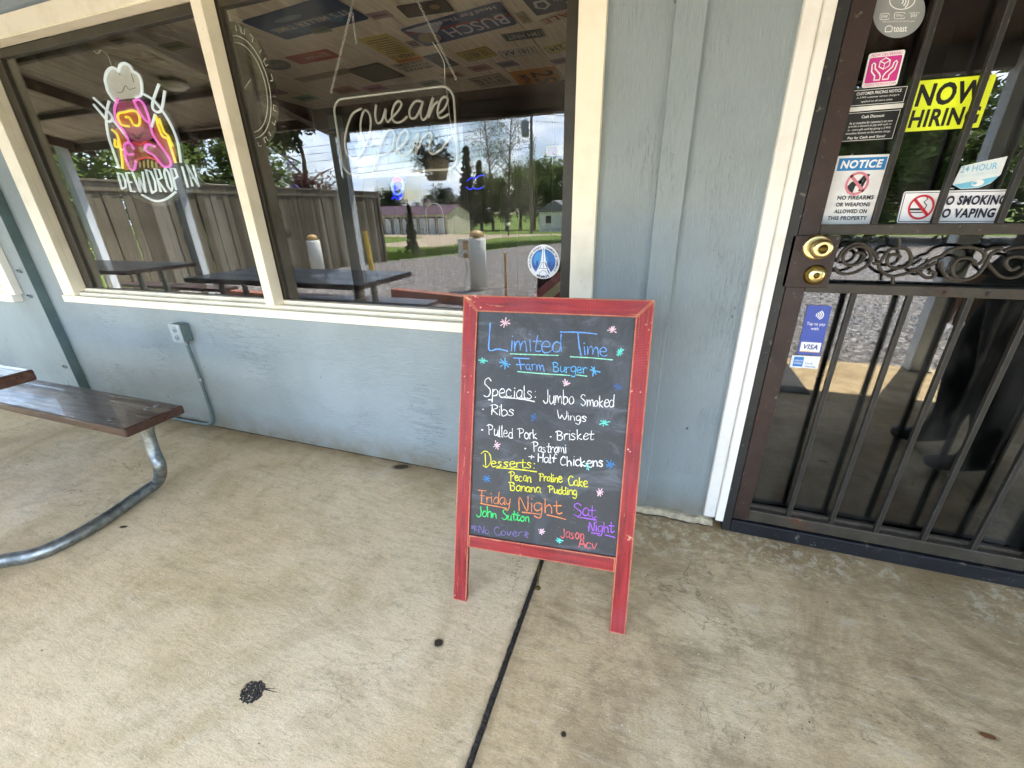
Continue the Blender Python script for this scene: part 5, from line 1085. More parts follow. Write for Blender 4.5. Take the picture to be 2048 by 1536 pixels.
# lit beer neons deep in the room, banner, striped board
def neon_spot(name, label, quadpx, y, strokes, cat='neon sign'):
    t = thing(name, label, cat)
    for nm, m_, sts, r in strokes:
        mb = MB()
        for st in sts:
            pts = [onwall(px, py, y) for px, py in st]; mb.tube(smooth_pts([tuple(p) for p in pts], 4) if len(pts) > 2 else pts, r, 6)
        mb.build(nm, m_, t)
    return t
NB, NR, NW, NPk = m_lit('blue_neon', (40, 60, 255), .10), m_lit('red_neon', (255, 40, 50), .10), m_lit('pale_blue_neon', (150, 190, 255), .07), m_lit('coral_neon', (255, 70, 80), .10)
lt = neon_spot('beer_neon', 'oval red and blue lite neon sign glowing deep inside', None, 2.6, [('outline_tube', NW, [ellipse(795, 372, 11, 17, 18) + [(806, 372)]], .012), ('red_tube', NR, [[(788, 361), (795, 358), (803, 361)]], .022), ('lettering_tube', NB, [[(789, 366), (789, 380), (792, 380)], [(794, 372), (794, 380)], [(797, 366), (797, 380)], [(795, 371), (800, 371)], [(804, 376), (801, 376), (801, 372), (804, 372), (802, 380), (805, 380)]], .010), ('tail_tube', NB, [[(786, 390), (792, 386), (798, 392), (806, 388)], [(784, 398), (790, 394), (797, 399), (804, 393)]], .010)])
neon_spot('blue_neon_script', 'blue script neon sign glowing behind the trees', None, 2.5, [('script_tube', NB, [[(934, 362), (942, 356), (950, 357), (958, 352), (968, 350)], [(932, 374), (940, 379), (946, 376), (956, 378), (966, 374)]], .006)])
neon_spot('blue_neon_bar', 'short blue neon tube high on the left inside', None, 1.5, [('bar_tube', NB, [[(93, 214), (99, 228), (104, 236)]], .016)])
neon_spot('pink_neon_rod', 'thin coral neon rod on the left inside', None, 1.2, [('rod_tube', NPk, [[(118, 270), (126, 291)], [(131, 306), (147, 342), (160, 371)]], .005)])
p_ = [onwall(px, py, 1.2) for px, py in ((1092, 292), (1165, 288), (1165, 316), (1092, 312))]
bn = thing('yellow_banner', 'faded yellow banner hanging inside at the right end of the window', 'banner', (p_[3].x, 1.2, p_[3].z)); bw, bh = p_[1].x - p_[0].x, p_[0].z - p_[3].z
MB().box(0, bw, 0, .004, 0, bh).build('cloth', ink((196, 164, 72)), bn); printed(bn, (0, 0, 0), (bw, 0, 0), (0, 0, bh), (0, -1, 0), [('patch', 'rect', (.05, .05, .3, .9), (168, 84, 50)), ('patch', 'rect', (.36, .1, .62, .42), (214, 196, 130)), ('lettering', 'text', ('NO SMOKING', .38, .27, .6, .37), (120, 50, 36)), ('lettering', 'text', ('NO VAPING', .38, .14, .6, .24), (120, 50, 36))])
sb = thing('striped_board', 'dark red and tan striped board leaning inside the window corner', 'board', (-.60, .42, .60))
for i in range(7):
    c0 = (118, 30, 26) if i % 2 == 0 else (150, 126, 84); o_ = i * .05
    MB().prism([(.0, -.1 + o_), (.26, .12 + o_), (.26, .17 + o_), (.0, -.05 + o_)], .01, (0, 0, 0), (1, 0, 0), (0, 0, 1), (0, 1, 0)).build('stripe', ink(c0), sb)
M_DW = mat('dark_tabletop', lin((70, 48, 32)), rough=.4, var=.25, scale=6)
it = thing('dining_table', 'dark wooden dining table inside under the window', 'table', (-1.2, .8, 0))
MB().box(-.6, .6, -.35, .35, .70, .74, .006).build('table_top', M_DW, it)
for sx in (-.52, .52):
    for sy in (-.28, .28): MB().box(sx - .03, sx + .03, sy - .03, sy + .03, .0, .6995).build('leg', M_DW, it)

# ================================================================== SMALL MARKS ON THE SLAB
def m_stain(name, rgb, halo):
    """old stain: solid towards the middle, breaking up and fading into the concrete at its rim"""
    g = NT(name, rough=.8, spec=.2); v = g.map(); fl_ = g.t.nodes.new('ShaderNodeVectorMath'); fl_.operation = 'MULTIPLY'; fl_.inputs[1].default_value = (1, 1, 0); g.t.links.new(g.tc.outputs['Object'], fl_.inputs[0]); ln = g.t.nodes.new('ShaderNodeVectorMath'); ln.operation = 'LENGTH'; g.t.links.new(fl_.outputs[0], ln.inputs[0])
    d = g.math('ADD', ln.outputs['Value'], g.math('MULTIPLY', g.math('SUBTRACT', g.noise(v, 3.2, 8, .75), .5), .55))
    al = g.ramp(d, (.40, .95), (.56, .8), (.62, halo), (1.0, 0.0)); col = g.ramp(g.noise(v, 6, 5), (.3, lin(tuple(int(c * .75) for c in rgb))), (.7, lin(rgb))); g.set(col); g.t.links.new(al, g.b.inputs['Alpha']); return g.m
def blotch(name, label, px, py, rx, ry, m, seed, n=34, jag=.25, rot=0, cat='stain', h=.0012):
    c0 = onlevel(px, py, 0); mb = MB(); ring = []
    for i in range(n):
        a_ = 2 * math.pi * i / n; k_ = 1.45 + jag * mnoise.noise((math.cos(a_) * 2.2 + seed, math.sin(a_) * 2.2, seed))
        ring.append((math.cos(a_) * k_, math.sin(a_) * k_))
    mb.add([(0, 0, 1.0)] + [(x * .42, y * .42, 1.0) for x, y in ring] + [(x * .62, y * .62, .45) for x, y in ring] + [(x, y, .35) for x, y in ring], [(0, 1 + i, 1 + (i + 1) % n) for i in range(n)] + [(1 + k * n + i, 1 + (k + 1) * n + i, 1 + (k + 1) * n + (i + 1) % n, 1 + k * n + (i + 1) % n) for i in range(n) for k in range(2)])
    o = mb.build(name, m, None, (c0.x, c0.y, 0)); o.scale = (rx * 1.35, ry * 1.35, h); o.rotation_euler = (0, 0, rot); return tag(o, label, cat)
M_GUM = m_stain('old_black_gum', (64, 56, 45), .30)
blotch('gum_spot', 'round dark brown gum spot left of the joint', 877, 1286, .017, .016, M_GUM, 3, jag=.1)
blotch('small_spot', 'small oval dark spot near the picnic table leg', 247, 1054, .020, .009, M_GUM, 8, jag=.12, rot=.3)
blotch('ring_spot', 'small dark ring mark right of the joint', 1127, 1469, .008, .008, M_GUM, 5, jag=.1)
blotch('wall_stain', 'blackish stain at the foot of the wall left of the chalkboard', 802, 934, .045, .022, m_stain('damp_black_stain', (84, 74, 56), .5), 4, jag=.35, rot=.35)
blotch('rust_stain', 'orange brown rust mark near the lower right corner', 1975, 1472, .020, .008, m_stain('rust_mark', (122, 80, 44), .45), 6, jag=.5, h=.0009)
# the black tar splat: ragged cluster of crumbs
c0 = onlevel(505, 1383, 0); mb = MB(); rr2 = random.Random(5)
for i in range(760):
    a_ = rr2.uniform(0, 2 * math.pi); d_ = .031 * math.sqrt(rr2.random()) * (1 + .25 * mnoise.noise((math.cos(a_) * 2, math.sin(a_) * 2, 4))); s_ = rr2.uniform(.0010, .0032)
    if mnoise.noise((d_ * 190 * math.cos(a_), d_ * 190 * math.sin(a_), 2)) < -.22: continue
    x, y = d_ * math.cos(a_) * 1.12, d_ * math.sin(a_) * .98; k_ = [(x + s_ * math.cos(q_) * rr2.uniform(.6, 1.3), y + s_ * math.sin(q_) * rr2.uniform(.6, 1.3)) for q_ in [j * 2 * math.pi / 6 for j in range(6)]]
    mb.add([(x, y, .0025)] + [(p[0], p[1], .0004) for p in k_], [(0, 1 + j, 1 + (j + 1) % 6) for j in range(6)])
for dx, dy in ((.072, .02), (.055, .026)):
    mb.add([(.02, .012, .0008), (.02, .016, .0008), (dx, dy + .001, .0008), (dx, dy, .0008)], [(0, 1, 2, 3)])
tag(mb.build('tar_splat', M_TAR, None, (c0.x, c0.y, 0)), 'black crumbly tar splat on the pale slab', 'stain')
# loose crumbs and grit
mb = MB(); rg = random.Random(11)
for i in range(420):
    x, y = rg.uniform(-3.4, 1.6), -abs(rg.gauss(0, .75)) - .02
    if y < -2.3: continue
    s_ = rg.uniform(.0012, .0036); h_ = s_ * rg.uniform(.5, .9)
    mb.add([(x, y, h_)] + [(x + s_ * math.cos(j * 1.256 + i) * rg.uniform(.6, 1.2), y + s_ * math.sin(j * 1.256 + i) * rg.uniform(.6, 1.2), .0003) for j in range(5)], [(0, 1 + j, 1 + (j + 1) % 5) for j in range(5)])
tag(mb.build('grit', mat('pale_grit', lin((196, 184, 156)), rough=.9, col2=lin((70, 60, 46)), scale=3, lo=.5, hi=.52)), 'loose crumbs and grit scattered on the porch slab', 'grit', kind='stuff')
# ================================================================== THE LOT IN FRONT OF THE SHOP (seen mirrored in the panes)
def mirrored(px, py, yv):                      # a thing seen yv metres "behind" the glass stands that far out in front of it
    p = onwall(px, py, yv); return Vector((p.x, .108 - yv, p.z))
g = NT('gravel', rough=.9, spec=.2); v = g.map(); vo = g.voro(v, 17); vo2 = g.voro(v, 9)
col = g.ramp(g.noise(vo.outputs['Color'], 3, 2), (.3, lin((116, 110, 107))), (.7, lin((196, 191, 188))))
col = g.mix(g.ramp(vo.outputs['Distance'], (.28, 0.0), (.55, .8)), col, lin((62, 58, 55)))
col = g.mix(g.ramp(g.noise(v, .35, 4), (.4, 0.0), (.65, .35)), col, lin((140, 128, 112)))
M_GRAVEL = g.set(col, None, g.bump(g.math('SUBTRACT', 1.0, vo.outputs['Distance']), .9, .03))
g = NT('mown_grass', rough=.9, spec=.15); v = g.map()
M_GRASS = g.set(g.ramp(g.noise(v, 2.4, 7, .7), (.3, lin((74, 92, 38))), (.55, lin((104, 124, 52))), (.75, lin((134, 142, 74)))), None, g.bump(g.noise(v, 60, 4), .8, .03))
g = NT('dirt_track', rough=.95, spec=.15); v = g.map()
M_DIRT = g.set(g.ramp(g.noise(v, 1.2, 6), (.3, lin((150, 134, 112))), (.7, lin((186, 172, 150)))), None, g.bump(g.noise(v, 20, 4), .4, .02))
def rows(y0, y1): 
    ys = [y0]
    for q in (-3.0, -8, -14, -20, -30, -45, -60, -90, -130, -200, -330): 
        if y1 < q < y0: ys.append(q)
    return ys + [y1]
mb = MB(); ys = [80, -2.0] + rows(-3.0, -600)[0:]; xs = [-500, -60, -20, 20, 60, 500]; nx_ = len(xs)
mb.add([(x, y, max(terr(y), -6.0)) for y in ys for x in xs], [(j * nx_ + i, j * nx_ + i + 1, (j + 1) * nx_ + i + 1, (j + 1) * nx_ + i) for j in range(len(ys) - 1) for i in range(nx_ - 1)])
tag(mb.build('ground', M_GRASS), 'mown grass ground falling away beyond the gravel', 'ground', kind='structure')
def strip(name, left, right, m, off, label):   # sheet between two side lines given as (x, y) with y outdoors (negative)
    def at(line, y):
        for (xa, ya), (xb, yb) in zip(line, line[1:]):
            if yb <= y <= ya: return xa + (xb - xa) * (y - ya) / (yb - ya) if yb != ya else xa
        return line[-1][0]
    y0, y1 = left[0][1], left[-1][1]; yy = sorted(set([y0 + (y1 - y0) * i / 60 for i in range(61)] + ([-3.0] if y1 < -3 < y0 else [])), reverse=True)
    vs = []
    for y in yy:
        a_, b_ = at(left, y), at(right, y); vs += [(a_ + (b_ - a_) * k / 6, y, terr(y) + off) for k in range(7)]
    mb = MB(); mb.add(vs, [(7 * i + k, 7 * i + k + 1, 7 * i + k + 8, 7 * i + k + 7) for i in range(len(yy) - 1) for k in range(6)]); return tag(mb.build(name, m), label, 'ground', kind='structure')
strip('gravel_lot', [(-9.6, -2.405), (-9.4, -8.0), (-9.2, -10.8), (-8.5, -12.8), (-8.0, -16.4), (-7.6, -21.6), (-6.2, -26.9), (6, -40)], [(30, -2.405), (30, -26.9), (30, -40)], M_GRAVEL, .006, 'grey gravel parking lot in front of the porch')
strip('dirt_track', [(-17.0, -20.0), (-19.0, -28.0), (-22.0, -36.0), (-40.0, -44.0)], [(-12.0, -20.0), (-13.2, -28.0), (-14.4, -36.0), (-11.5, -44.0)], M_DIRT, .007, 'pale dirt track past the arborvitae')
strip('dirt_apron', [(-60, -43.5), (-60, -47.6)], [(6, -43.5), (6, -47.6)], M_DIRT, .013, 'pale dirt apron in front of the storage building')
rg = random.Random(21); mb = MB()              # ragged grass along the gravel's edge
for i in range(5200):
    y = -rg.uniform(10.5, 27); xe = -9.2 + (10.8 + y) * -.14 if y > -20 else -7.8 + (-20 - y) * .2; x = xe - abs(rg.gauss(0, 1.4)); h_ = rg.uniform(.06, .22); a_ = rg.uniform(0, 6.28); z_ = terr(y); w_ = .03
    mb.add([(x - w_ * math.cos(a_), y - w_ * math.sin(a_), z_), (x + w_ * math.cos(a_), y + w_ * math.sin(a_), z_), (x + rg.uniform(-.06, .06), y + rg.uniform(-.06, .06), z_ + h_)], [(0, 1, 2)])
tag(mb.build('grass_tufts', M_GRASS, fixn=False), 'ragged grass along the edge of the gravel', 'grass', kind='stuff')
mb = MB()                                       # loose stones in the near gravel
for i in range(15000):
    y = -2.5 - abs(rg.gauss(0, 5.5)); x = rg.uniform(-9, 8)
    if y < -16: continue
    s_ = rg.uniform(.012, .040); z_ = terr(y) + .006; r3 = [rg.uniform(.7, 1.3) for _ in range(4)]
    mb.add([(x, y, z_ + s_ * .9)] + [(x + s_ * math.cos(j * 1.5708 + i) * r3[j], y + s_ * math.sin(j * 1.5708 + i) * r3[j], z_) for j in range(4)], [(0, 1 + j, 1 + (j + 1) % 4) for j in range(4)])
tag(mb.build('gravel_stones', mat('gravel_stone', lin((96, 91, 88)), rough=.9, col2=lin((196, 191, 187)), scale=14), fixn=False), 'loose grey stones on the gravel lot', 'gravel', kind='stuff')

# ---- plank fence
g = NT('weathered_fence_board', rough=.85, spec=.2); gr = g.noise(g.map((14, 14, .7)), 3, 7, .7, .4)
col = g.ramp(gr, (.3, lin((58, 52, 42))), (.5, lin((98, 91, 76))), (.75, lin((136, 130, 114)))); col = g.mix(g.ramp(g.noise(g.map(), 2.2, 4), (.5, 0.0), (.7, .5)), col, lin((74, 76, 46)))
oi = g.t.nodes.new('ShaderNodeObjectInfo'); col = g.mix(g.ramp(oi.outputs['Random'], (0, .55), (.5, 0.0)), col, lin((62, 56, 44))); col = g.mix(g.ramp(oi.outputs['Random'], (.6, 0.0), (1, .5)), col, lin((150, 146, 134)))
M_FENCE = g.set(col, None, g.bump(gr, .5, .006))
fn = thing('plank_fence', 'weathered upright plank fence with a flat cap at the end of the porch', 'fence', (-9.0, -3.0, 0))
bp = [MB().box(-.011, .011, -.0705, .0705, -.5, 1.79 + d, .003).mesh('plank', M_FENCE) for d in (0, -.015, .012)]
for i in range(54): link('plank', bp[i % 3], None, fn, (rg.uniform(-.012, .012), -.07 - .145 * i + rg.uniform(-.004, .004), rg.uniform(-.03, .0))).rotation_euler = (rg.uniform(-.007, .007), 0, rg.uniform(-.03, .03))
MB().box(-.03, .06, -7.86, .0, 1.803, 1.84, .004).build('cap_board', M_FENCE, fn); MB().box(.0125, .035, -7.86, 0, 1.66, 1.80, .003).build('fascia', M_FENCE, fn)
for y in (-7.84, -5.2, -2.6, -.02): MB().box(-.11, -.012, y - .045, y + .045, -.5, 1.8, .004).build('post', M_FENCE, fn)
MB().box(-.05, .05, -7.96, -7.862, -.5, 1.86, .004).build('end_post', M_FENCE, fn)
for z, y, l in ((1.18, -2.9, .42), (.78, -3.6, .5)): MB().box(.012, .032, y - l, y, z, z + .09, .002).build('cleat', M_FENCE, fn)
MB().tube([(.01, -3.05, .62), (.12, -3.05, .62)], .045, 12).build('pipe_stub', mat('pvc_pipe', lin((206, 196, 176)), rough=.5), fn)
# ---- second picnic table further along the porch
dup_tree(pt, (-2.95, -.2, 0), label='dark picnic table further along the porch beside the plank fence')
# ---- white bollards with wooden domes, yellow pipe, stake, timber
M_WHT = mat('weathered_white_paint', lin((226, 226, 214)), rough=.6, var=.1, scale=5, stretch=(4, 4, .5)); M_YEL = mat('ochre_varnish', lin((192, 158, 100)), rough=.4, var=.2, scale=14, stretch=(1, 1, 6))
M_YPIPE = mat('faded_yellow_paint', lin((206, 172, 62)), rough=.55, var=.15, scale=8); M_TIMB = mat('red_brown_timber', lin((150, 96, 76)), rough=.85, var=.3, scale=6, stretch=(.6, 5, 5))
def bollard(loc_, label, s=1.0):
    t = thing('white_bollard', label, 'bollard', loc_, group='white bollards with wooden domes')
    MB().lathe([(0, 0), (.165 * s, 0), (.165 * s, .93 * s), (.15 * s, .95 * s), (0, .95 * s)], n=28).build('column', M_WHT, t)
    MB().lathe([(.06 * s, .951 * s), (.06 * s, .97 * s), (.125 * s, .975 * s), (.13 * s, 1.0 * s), (.115 * s, 1.045 * s), (.075 * s, 1.08 * s), (0, 1.095 * s)], n=24).build('dome', M_YEL, t); return t
b2 = bollard((-3.26, -5.7, terr(-5.7)), 'white bollard with wooden dome carrying a number 1 board')
q = b2; MB().box(-.30, -.06, .166, .18, .62, .95, .003).build('number_board', M_WHT, q)
vs2, fs2, bb = text2d('1', .02); mb = MB(); mb.add([(-.10 - (p[0] - bb[0]) / (bb[2] - bb[0]) * .1, .1805, .76 + (p[1] - bb[1]) / (bb[3] - bb[1]) * .16) for p in vs2], fs2); mb.build('numeral', M_YEL, q, fixn=False)
MB().tube([(-.15, .181, .66), (-.15, .186, .66)], .05, 16).build('disc', M_YEL, q); MB().tube(smooth_pts([(-.15, .205, .6), (-.12, .21, .4), (-.2, .21, .2), (-.24, .21, .0)], 4), .012, 6).build('ribbon', M_WHT, q)
bollard((-7.75, -6.45, terr(-6.45)), 'white bollard with wooden dome in front of the plank fence', .92)
t = tag(MB().tube([(0, 0, 0), (-.03, 0, .55), (-.06, 0, 1.05)], .065, 14).build('yellow_pipe_post', M_YPIPE, None, (-7.55, -8.2, terr(-8.2))), 'yellow pipe post leaning near the end of the fence', 'post')
tag(MB().box(-.02, .02, -.02, .02, 0, .75, .003).build('wooden_stake', mat('raw_pine_stake', lin((206, 170, 120)), rough=.7, var=.15, scale=20), None, (-2.45, -5.0, terr(-5.0))), 'thin pale wooden stake beside the white bollard', 'stake')
tm = MB().box(-.95, .95, -.08, .08, 0, .15, .012).build('landscape_timber', M_TIMB, None, (-3.45, -4.35, terr(-4.35) + .004)); tm.rotation_euler = (0, 0, R(12)); tag(tm, 'red brown landscape timber lying on the gravel', 'timber', 'x'); tm['group'] = 'landscape timbers along the porch'
tm2 = dup(tm, None, (-6.4, -3.6, terr(-3.6) + .004), (0, 0, R(6))); tm2['label'] = 'red brown timber lying on the gravel below the far picnic table'
# ---- hanging basket under the porch beam
def leafmat(nm, a, b, sc=.6):
    g = NT(nm, rough=.6, spec=.25); v = g.map(); geo = g.t.nodes.new('ShaderNodeObjectInfo')
    c = g.ramp(g.noise(v, sc, 4, .7), (.32, a), (.68, b)); tr = g.t.nodes.new('ShaderNodeBsdfTranslucent'); mxn = g.t.nodes.new('ShaderNodeMixShader'); mxn.inputs[0].default_value = .42
    g.set(c); o_ = [n_ for n_ in g.t.nodes if n_.type == 'OUTPUT_MATERIAL'][0]; g.t.links.new(c, tr.inputs[0]); g.t.links.new(g.b.outputs[0], mxn.inputs[1]); g.t.links.new(tr.outputs[0], mxn.inputs[2]); g.t.links.new(mxn.outputs[0], o_.inputs[0]); return g.m
F_DEC = leafmat('leafy_green', (.06, .105, .022), (.17, .235, .055)); F_PINE = leafmat('pine_green', (.018, .034, .012), (.045, .07, .022)); F_SPR = leafmat('spring_green', (.08, .11, .03), (.17, .2, .06), 1.2)
F_RED = leafmat('dark_red_leaf', (.05, .015, .014), (.12, .03, .03), 1.5); F_ARB = leafmat('arborvitae_green', (.02, .04, .012), (.06, .075, .02), 1.5); F_PUR = leafmat('violet_petal', (.10, .06, .28), (.25, .18, .45), 4)
M_BARK = mat('grey_brown_bark', lin((86, 74, 60)), rough=.9, var=.35, scale=5, stretch=(4, 4, 1), bump=.6, bscale=20)
def leaves(mb, c0, rad, n, lf, rn, flat=.8, squash=1.0):
    for _ in range(n):
        d = Vector((rn.gauss(0, 1), rn.gauss(0, 1), rn.gauss(0, 1) * squash)); d = d.normalized() * rad * (rn.random() ** .45); p = Vector(c0) + d
        a_ = Vector((rn.uniform(-1, 1), rn.uniform(-1, 1), rn.uniform(-.6, .6))).normalized(); b_ = a_.cross(Vector((rn.uniform(-1, 1), rn.uniform(-1, 1), 1))).normalized(); s_ = lf * rn.uniform(.6, 1.3)
        mb.add([p - a_ * s_, p + b_ * s_ * .45, p + a_ * s_, p - b_ * s_ * .45], [(0, 1, 2, 3)])
hb = thing('hanging_basket', 'hanging flower basket under the porch beam', 'hanging basket', (-2.02, -2.06, 1.50))
MB().lathe([(0, 0), (.085, 0), (.125, .16), (.13, .175), (.12, .17), (.10, .15)], n=20).build('pot', mat('pale_plastic_pot', lin((176, 176, 160)), rough=.5), hb)
for a_ in (0, 120, 240): MB().tube([(.125 * math.cos(R(a_)), .125 * math.sin(R(a_)), .17), (0, 0, .52)], .003, 5).build('wire', M_CHAIN, hb)
mb = MB(); rn = random.Random(4); leaves(mb, (-.02, 0, .2), .17, 260, .035, rn, squash=.5); leaves(mb, (-.16, 0, .14), .1, 90, .03, rn); mb.build('foliage', leafmat('basket_leaf', (.02, .02, .02), (.07, .06, .07), 9), hb, fixn=False)
mb = MB(); leaves(mb, (-.1, .05, .24), .16, 60, .022, rn, squash=.4); mb.build('flowers', mat('white_petals', lin((220, 218, 226)), rough=.6), hb, fixn=False)

# ---- trees
def trunk(mb, h, r, rn, limbs=6, z0=0.35, spread=.3):
    pts = [(0, 0, -.6), (0, 0, 0)]; x = y = 0
    for i in range(1, 6): x += rn.uniform(-.02, .02) * h; y += rn.uniform(-.02, .02) * h; pts.append((x, y, h * i / 5))
    rs = [r * 1.25, r * 1.1] + [r * (1 - .17 * i) for i in range(1, 6)]; mb.tube(smooth_pts(pts, 2), [rs[min(len(rs) - 1, int(i / 2))] for i in range(len(smooth_pts(pts, 2)))], 8); tips = []
    for i in range(limbs):
        t_ = z0 + (1 - z0) * (i + .5) / limbs * .95; a_ = rn.uniform(0, 6.28); b0 = Vector((x * t_, y * t_, h * t_)); e = b0 + Vector((math.cos(a_), math.sin(a_), rn.uniform(.3, .9))) * h * spread * (1.15 - .6 * t_)
        mb.tube([b0, b0.lerp(e, .5) + Vector((0, 0, h * .02)), e], [r * .45 * (1.1 - t_ * .6), r * .28, r * .08], 6); tips.append(e)
    return tips
def crown_round(rn, h, r, n, lf):
    mb = MB(); k = 22
    for i in range(k):
        a_ = rn.uniform(0, 6.28); rr = r * rn.uniform(.1, .8); z_ = h * rn.uniform(.24, .95); sh = 1 - abs(z_ / h - .55) * .8
        leaves(mb, (rr * math.cos(a_) * sh, rr * math.sin(a_) * sh, z_), r * rn.uniform(.28, .5), n // k, lf, rn)
    return mb
def crown_cone(rn, h, r, n, lf, z0=.12):
    mb = MB(); k = 34
    for i in range(k):
        t_ = i / k; z_ = h * (z0 + (1 - z0) * t_); rr = r * (1 - t_) ** .8 * rn.uniform(.55, 1.0); a_ = i * 2.4
        leaves(mb, (rr * math.cos(a_) * .6, rr * math.sin(a_) * .6, z_), max(.12 * r, rr * .5), n // k, lf, rn, squash=.55)
    return mb
def crown_high(rn, h, r, n, lf):                # tall pine, foliage only near the top
    mb = MB(); k = 13
    for i in range(k):
        a_ = rn.uniform(0, 6.28); z_ = h * rn.uniform(.55, 1.0); rr = r * rn.uniform(.2, 1.0); leaves(mb, (rr * math.cos(a_), rr * math.sin(a_), z_), r * rn.uniform(.25, .42), n // k, lf, rn, squash=.5)
    return mb
def crown_sparse(rn, tips, n, lf, r):
    mb = MB()
    for e in tips: leaves(mb, e, r, n // len(tips), lf, rn)
    return mb
PROTO = {}
for kname, spec in (('round', (8.0, 3.0, 4200, .21)), ('cone', (10.0, 2.3, 4600, .26)), ('high', (14.0, 3.0, 3800, .30)), ('bush', (3.6, 1.7, 3600, .11))):
    rn = random.Random(hash(kname) % 97 if False else {'round': 3, 'cone': 5, 'high': 8, 'bush': 13}[kname]); h_, r_, n_, lf_ = spec; tb = MB(); trunk(tb, h_ * (.85 if kname != 'bush' else .6), h_ * .022, rn, 7)
    cm = {'round': crown_round, 'cone': crown_cone, 'high': crown_high, 'bush': crown_round}[kname](rn, h_, r_, n_, lf_); PROTO[kname] = (tb.mesh('trunk', M_BARK), cm, h_)
rn = random.Random(31); tb = MB(); tips = trunk(tb, 15, .2, rn, 26, .2, .2); PROTO['sparse'] = (tb.mesh('trunk', M_BARK), crown_sparse(rn, tips, 2300, .16, 1.5), 15.0)
CM = {}
def tree(name, kname, fm, loc_, h_, label, rot=0.0, wide=1.0, cat='tree', group=None):
    tmesh, cmb, ph = PROTO[kname]; t = thing(name, label, cat, loc_, (0, 0, rot), group); s_ = h_ / ph; t.scale = (s_ * wide, s_ * wide, s_)
    link('trunk', tmesh, None, t); key = (kname, fm.name)
    if key not in CM: CM[key] = cmb.mesh('crown', fm)
    link('crown', CM[key], None, t); return t
def spot(px, yv): p = mirrored(px, 420, yv); return (p.x, p.y, terr(p.y))
tree('leafy_tree', 'round', F_DEC, spot(110, 5.2), 5.2, 'leafy green tree behind the fence nearest the porch', .3)
tree('leafy_tree', 'bush', F_SPR, spot(205, 6.6), 3.4, 'light green shrub behind the fence left of the pig sign', 1.2)
tree('leafy_tree', 'round', F_DEC, spot(300, 9.0), 5.0, 'leafy green tree behind the fence under the pig sign', 2.2)
tree('leafy_tree', 'round', F_SPR, spot(392, 11.0), 4.6, 'light green tree behind the fence left of the mullion', 4.0)
fl = tree('flowering_shrub', 'bush', F_DEC, spot(535, 13.0), 4.3, 'dark shrub with violet flowers behind the fence', .8); CMf = MB(); rn = random.Random(2)
for _ in range(14): leaves(CMf, (rn.uniform(-1.4, 1.4), rn.uniform(-1.4, 1.4), rn.uniform(1.6, 3.6)), .22, 26, .07, rn)
link('flowers', CMf.mesh('flowers', F_PUR), None, fl)
tree('red_leaved_tree', 'bush', F_RED, spot(640, 19.0), 3.9, 'dark red leaved small tree behind the fence', .8)
tree('pine_tree', 'high', F_PINE, spot(560, 36), 15, 'tall slim pine left of the reflected porch post', .3); tree('pine_tree', 'high', F_PINE, spot(616, 34), 14, 'tall thick pine close behind the reflected porch post', 2.1, 1.15); tree('pine_tree', 'high', F_PINE, spot(500, 44), 15, 'tall pine just right of the mullion', 4.1)
tree('arborvitae', 'cone', F_ARB, (-9.79, -14.0, terr(-14)), 1.95, 'narrow pointed arborvitae in front of the storage building', .4, .9)
tree('conifer', 'cone', F_PINE, spot(938, 66), 12.5, 'dark pointed conifer at the gable end of the storage building', 1.4); tree('conifer', 'cone', F_PINE, spot(962, 74), 11.5, 'second dark conifer just right of the pointed one', 3.3)
tree('bare_tree', 'sparse', F_SPR, spot(986, 68), 16.5, 'tall thinly leaved tree left of the utility pole', .2); tree('bare_tree', 'sparse', F_SPR, spot(1014, 72), 18, 'taller thinly leaved tree nearest the utility pole', 2.9)
for i, (px, yv, h_, fm, lb) in enumerate(((985, 82, 9.5, F_DEC, 'green tree at the left of the grove'), (1012, 78, 9, F_SPR, 'yellow green tree left of the utility pole in the grove'), (1040, 84, 11.5, F_SPR, 'tall green tree behind the utility pole'), (1068, 80, 12, F_DEC, 'broad green tree right behind the pole'), (1098, 86, 11.5, F_SPR, 'yellow green tree above the white house'), (1128, 82, 11, F_DEC, 'green tree at the right end of the grove'))):
    tree('leafy_tree', 'round', fm, spot(px, yv), h_, lb, i * 1.3, 1.15, group='trees of the grove behind the utility pole')
def wood(name, label, places, fm, kname='round'):
    mb = MB(); cmb = PROTO[kname][1]; ph = PROTO[kname][2]
    for x, y, h_, a_ in places:
        s_ = h_ / ph; c_, n_ = math.cos(a_) * s_ * 1.2, math.sin(a_) * s_ * 1.2; z_ = terr(y)
        mb.add([(x + v_[0] * c_ - v_[1] * n_, y + v_[0] * n_ + v_[1] * c_, z_ + v_[2] * s_ - .12 * h_) for v_ in cmb.v], cmb.f)
    return tag(mb.build(name, fm, fixn=False), label, 'woods', kind='stuff')
rn = random.Random(77)
wood('far_woods', 'dark far tree line behind the storage building', [(x + rn.uniform(-2, 2), -88 + rn.uniform(-5, 5), rn.uniform(7.0, 10), rn.uniform(0, 6)) for x in range(-118, -34, 5)], F_PINE)
wood('roadside_woods', 'dense green woods across the gravel from the door', [(x + rn.uniform(-1, 1), -33 + rn.uniform(-3, 3), rn.uniform(10, 13), rn.uniform(0, 6)) for x in range(0, 64, 4)] + [(x, -29 + rn.uniform(-1, 1), rn.uniform(5, 7), rn.uniform(0, 6)) for x in range(2, 56, 4)], F_DEC)

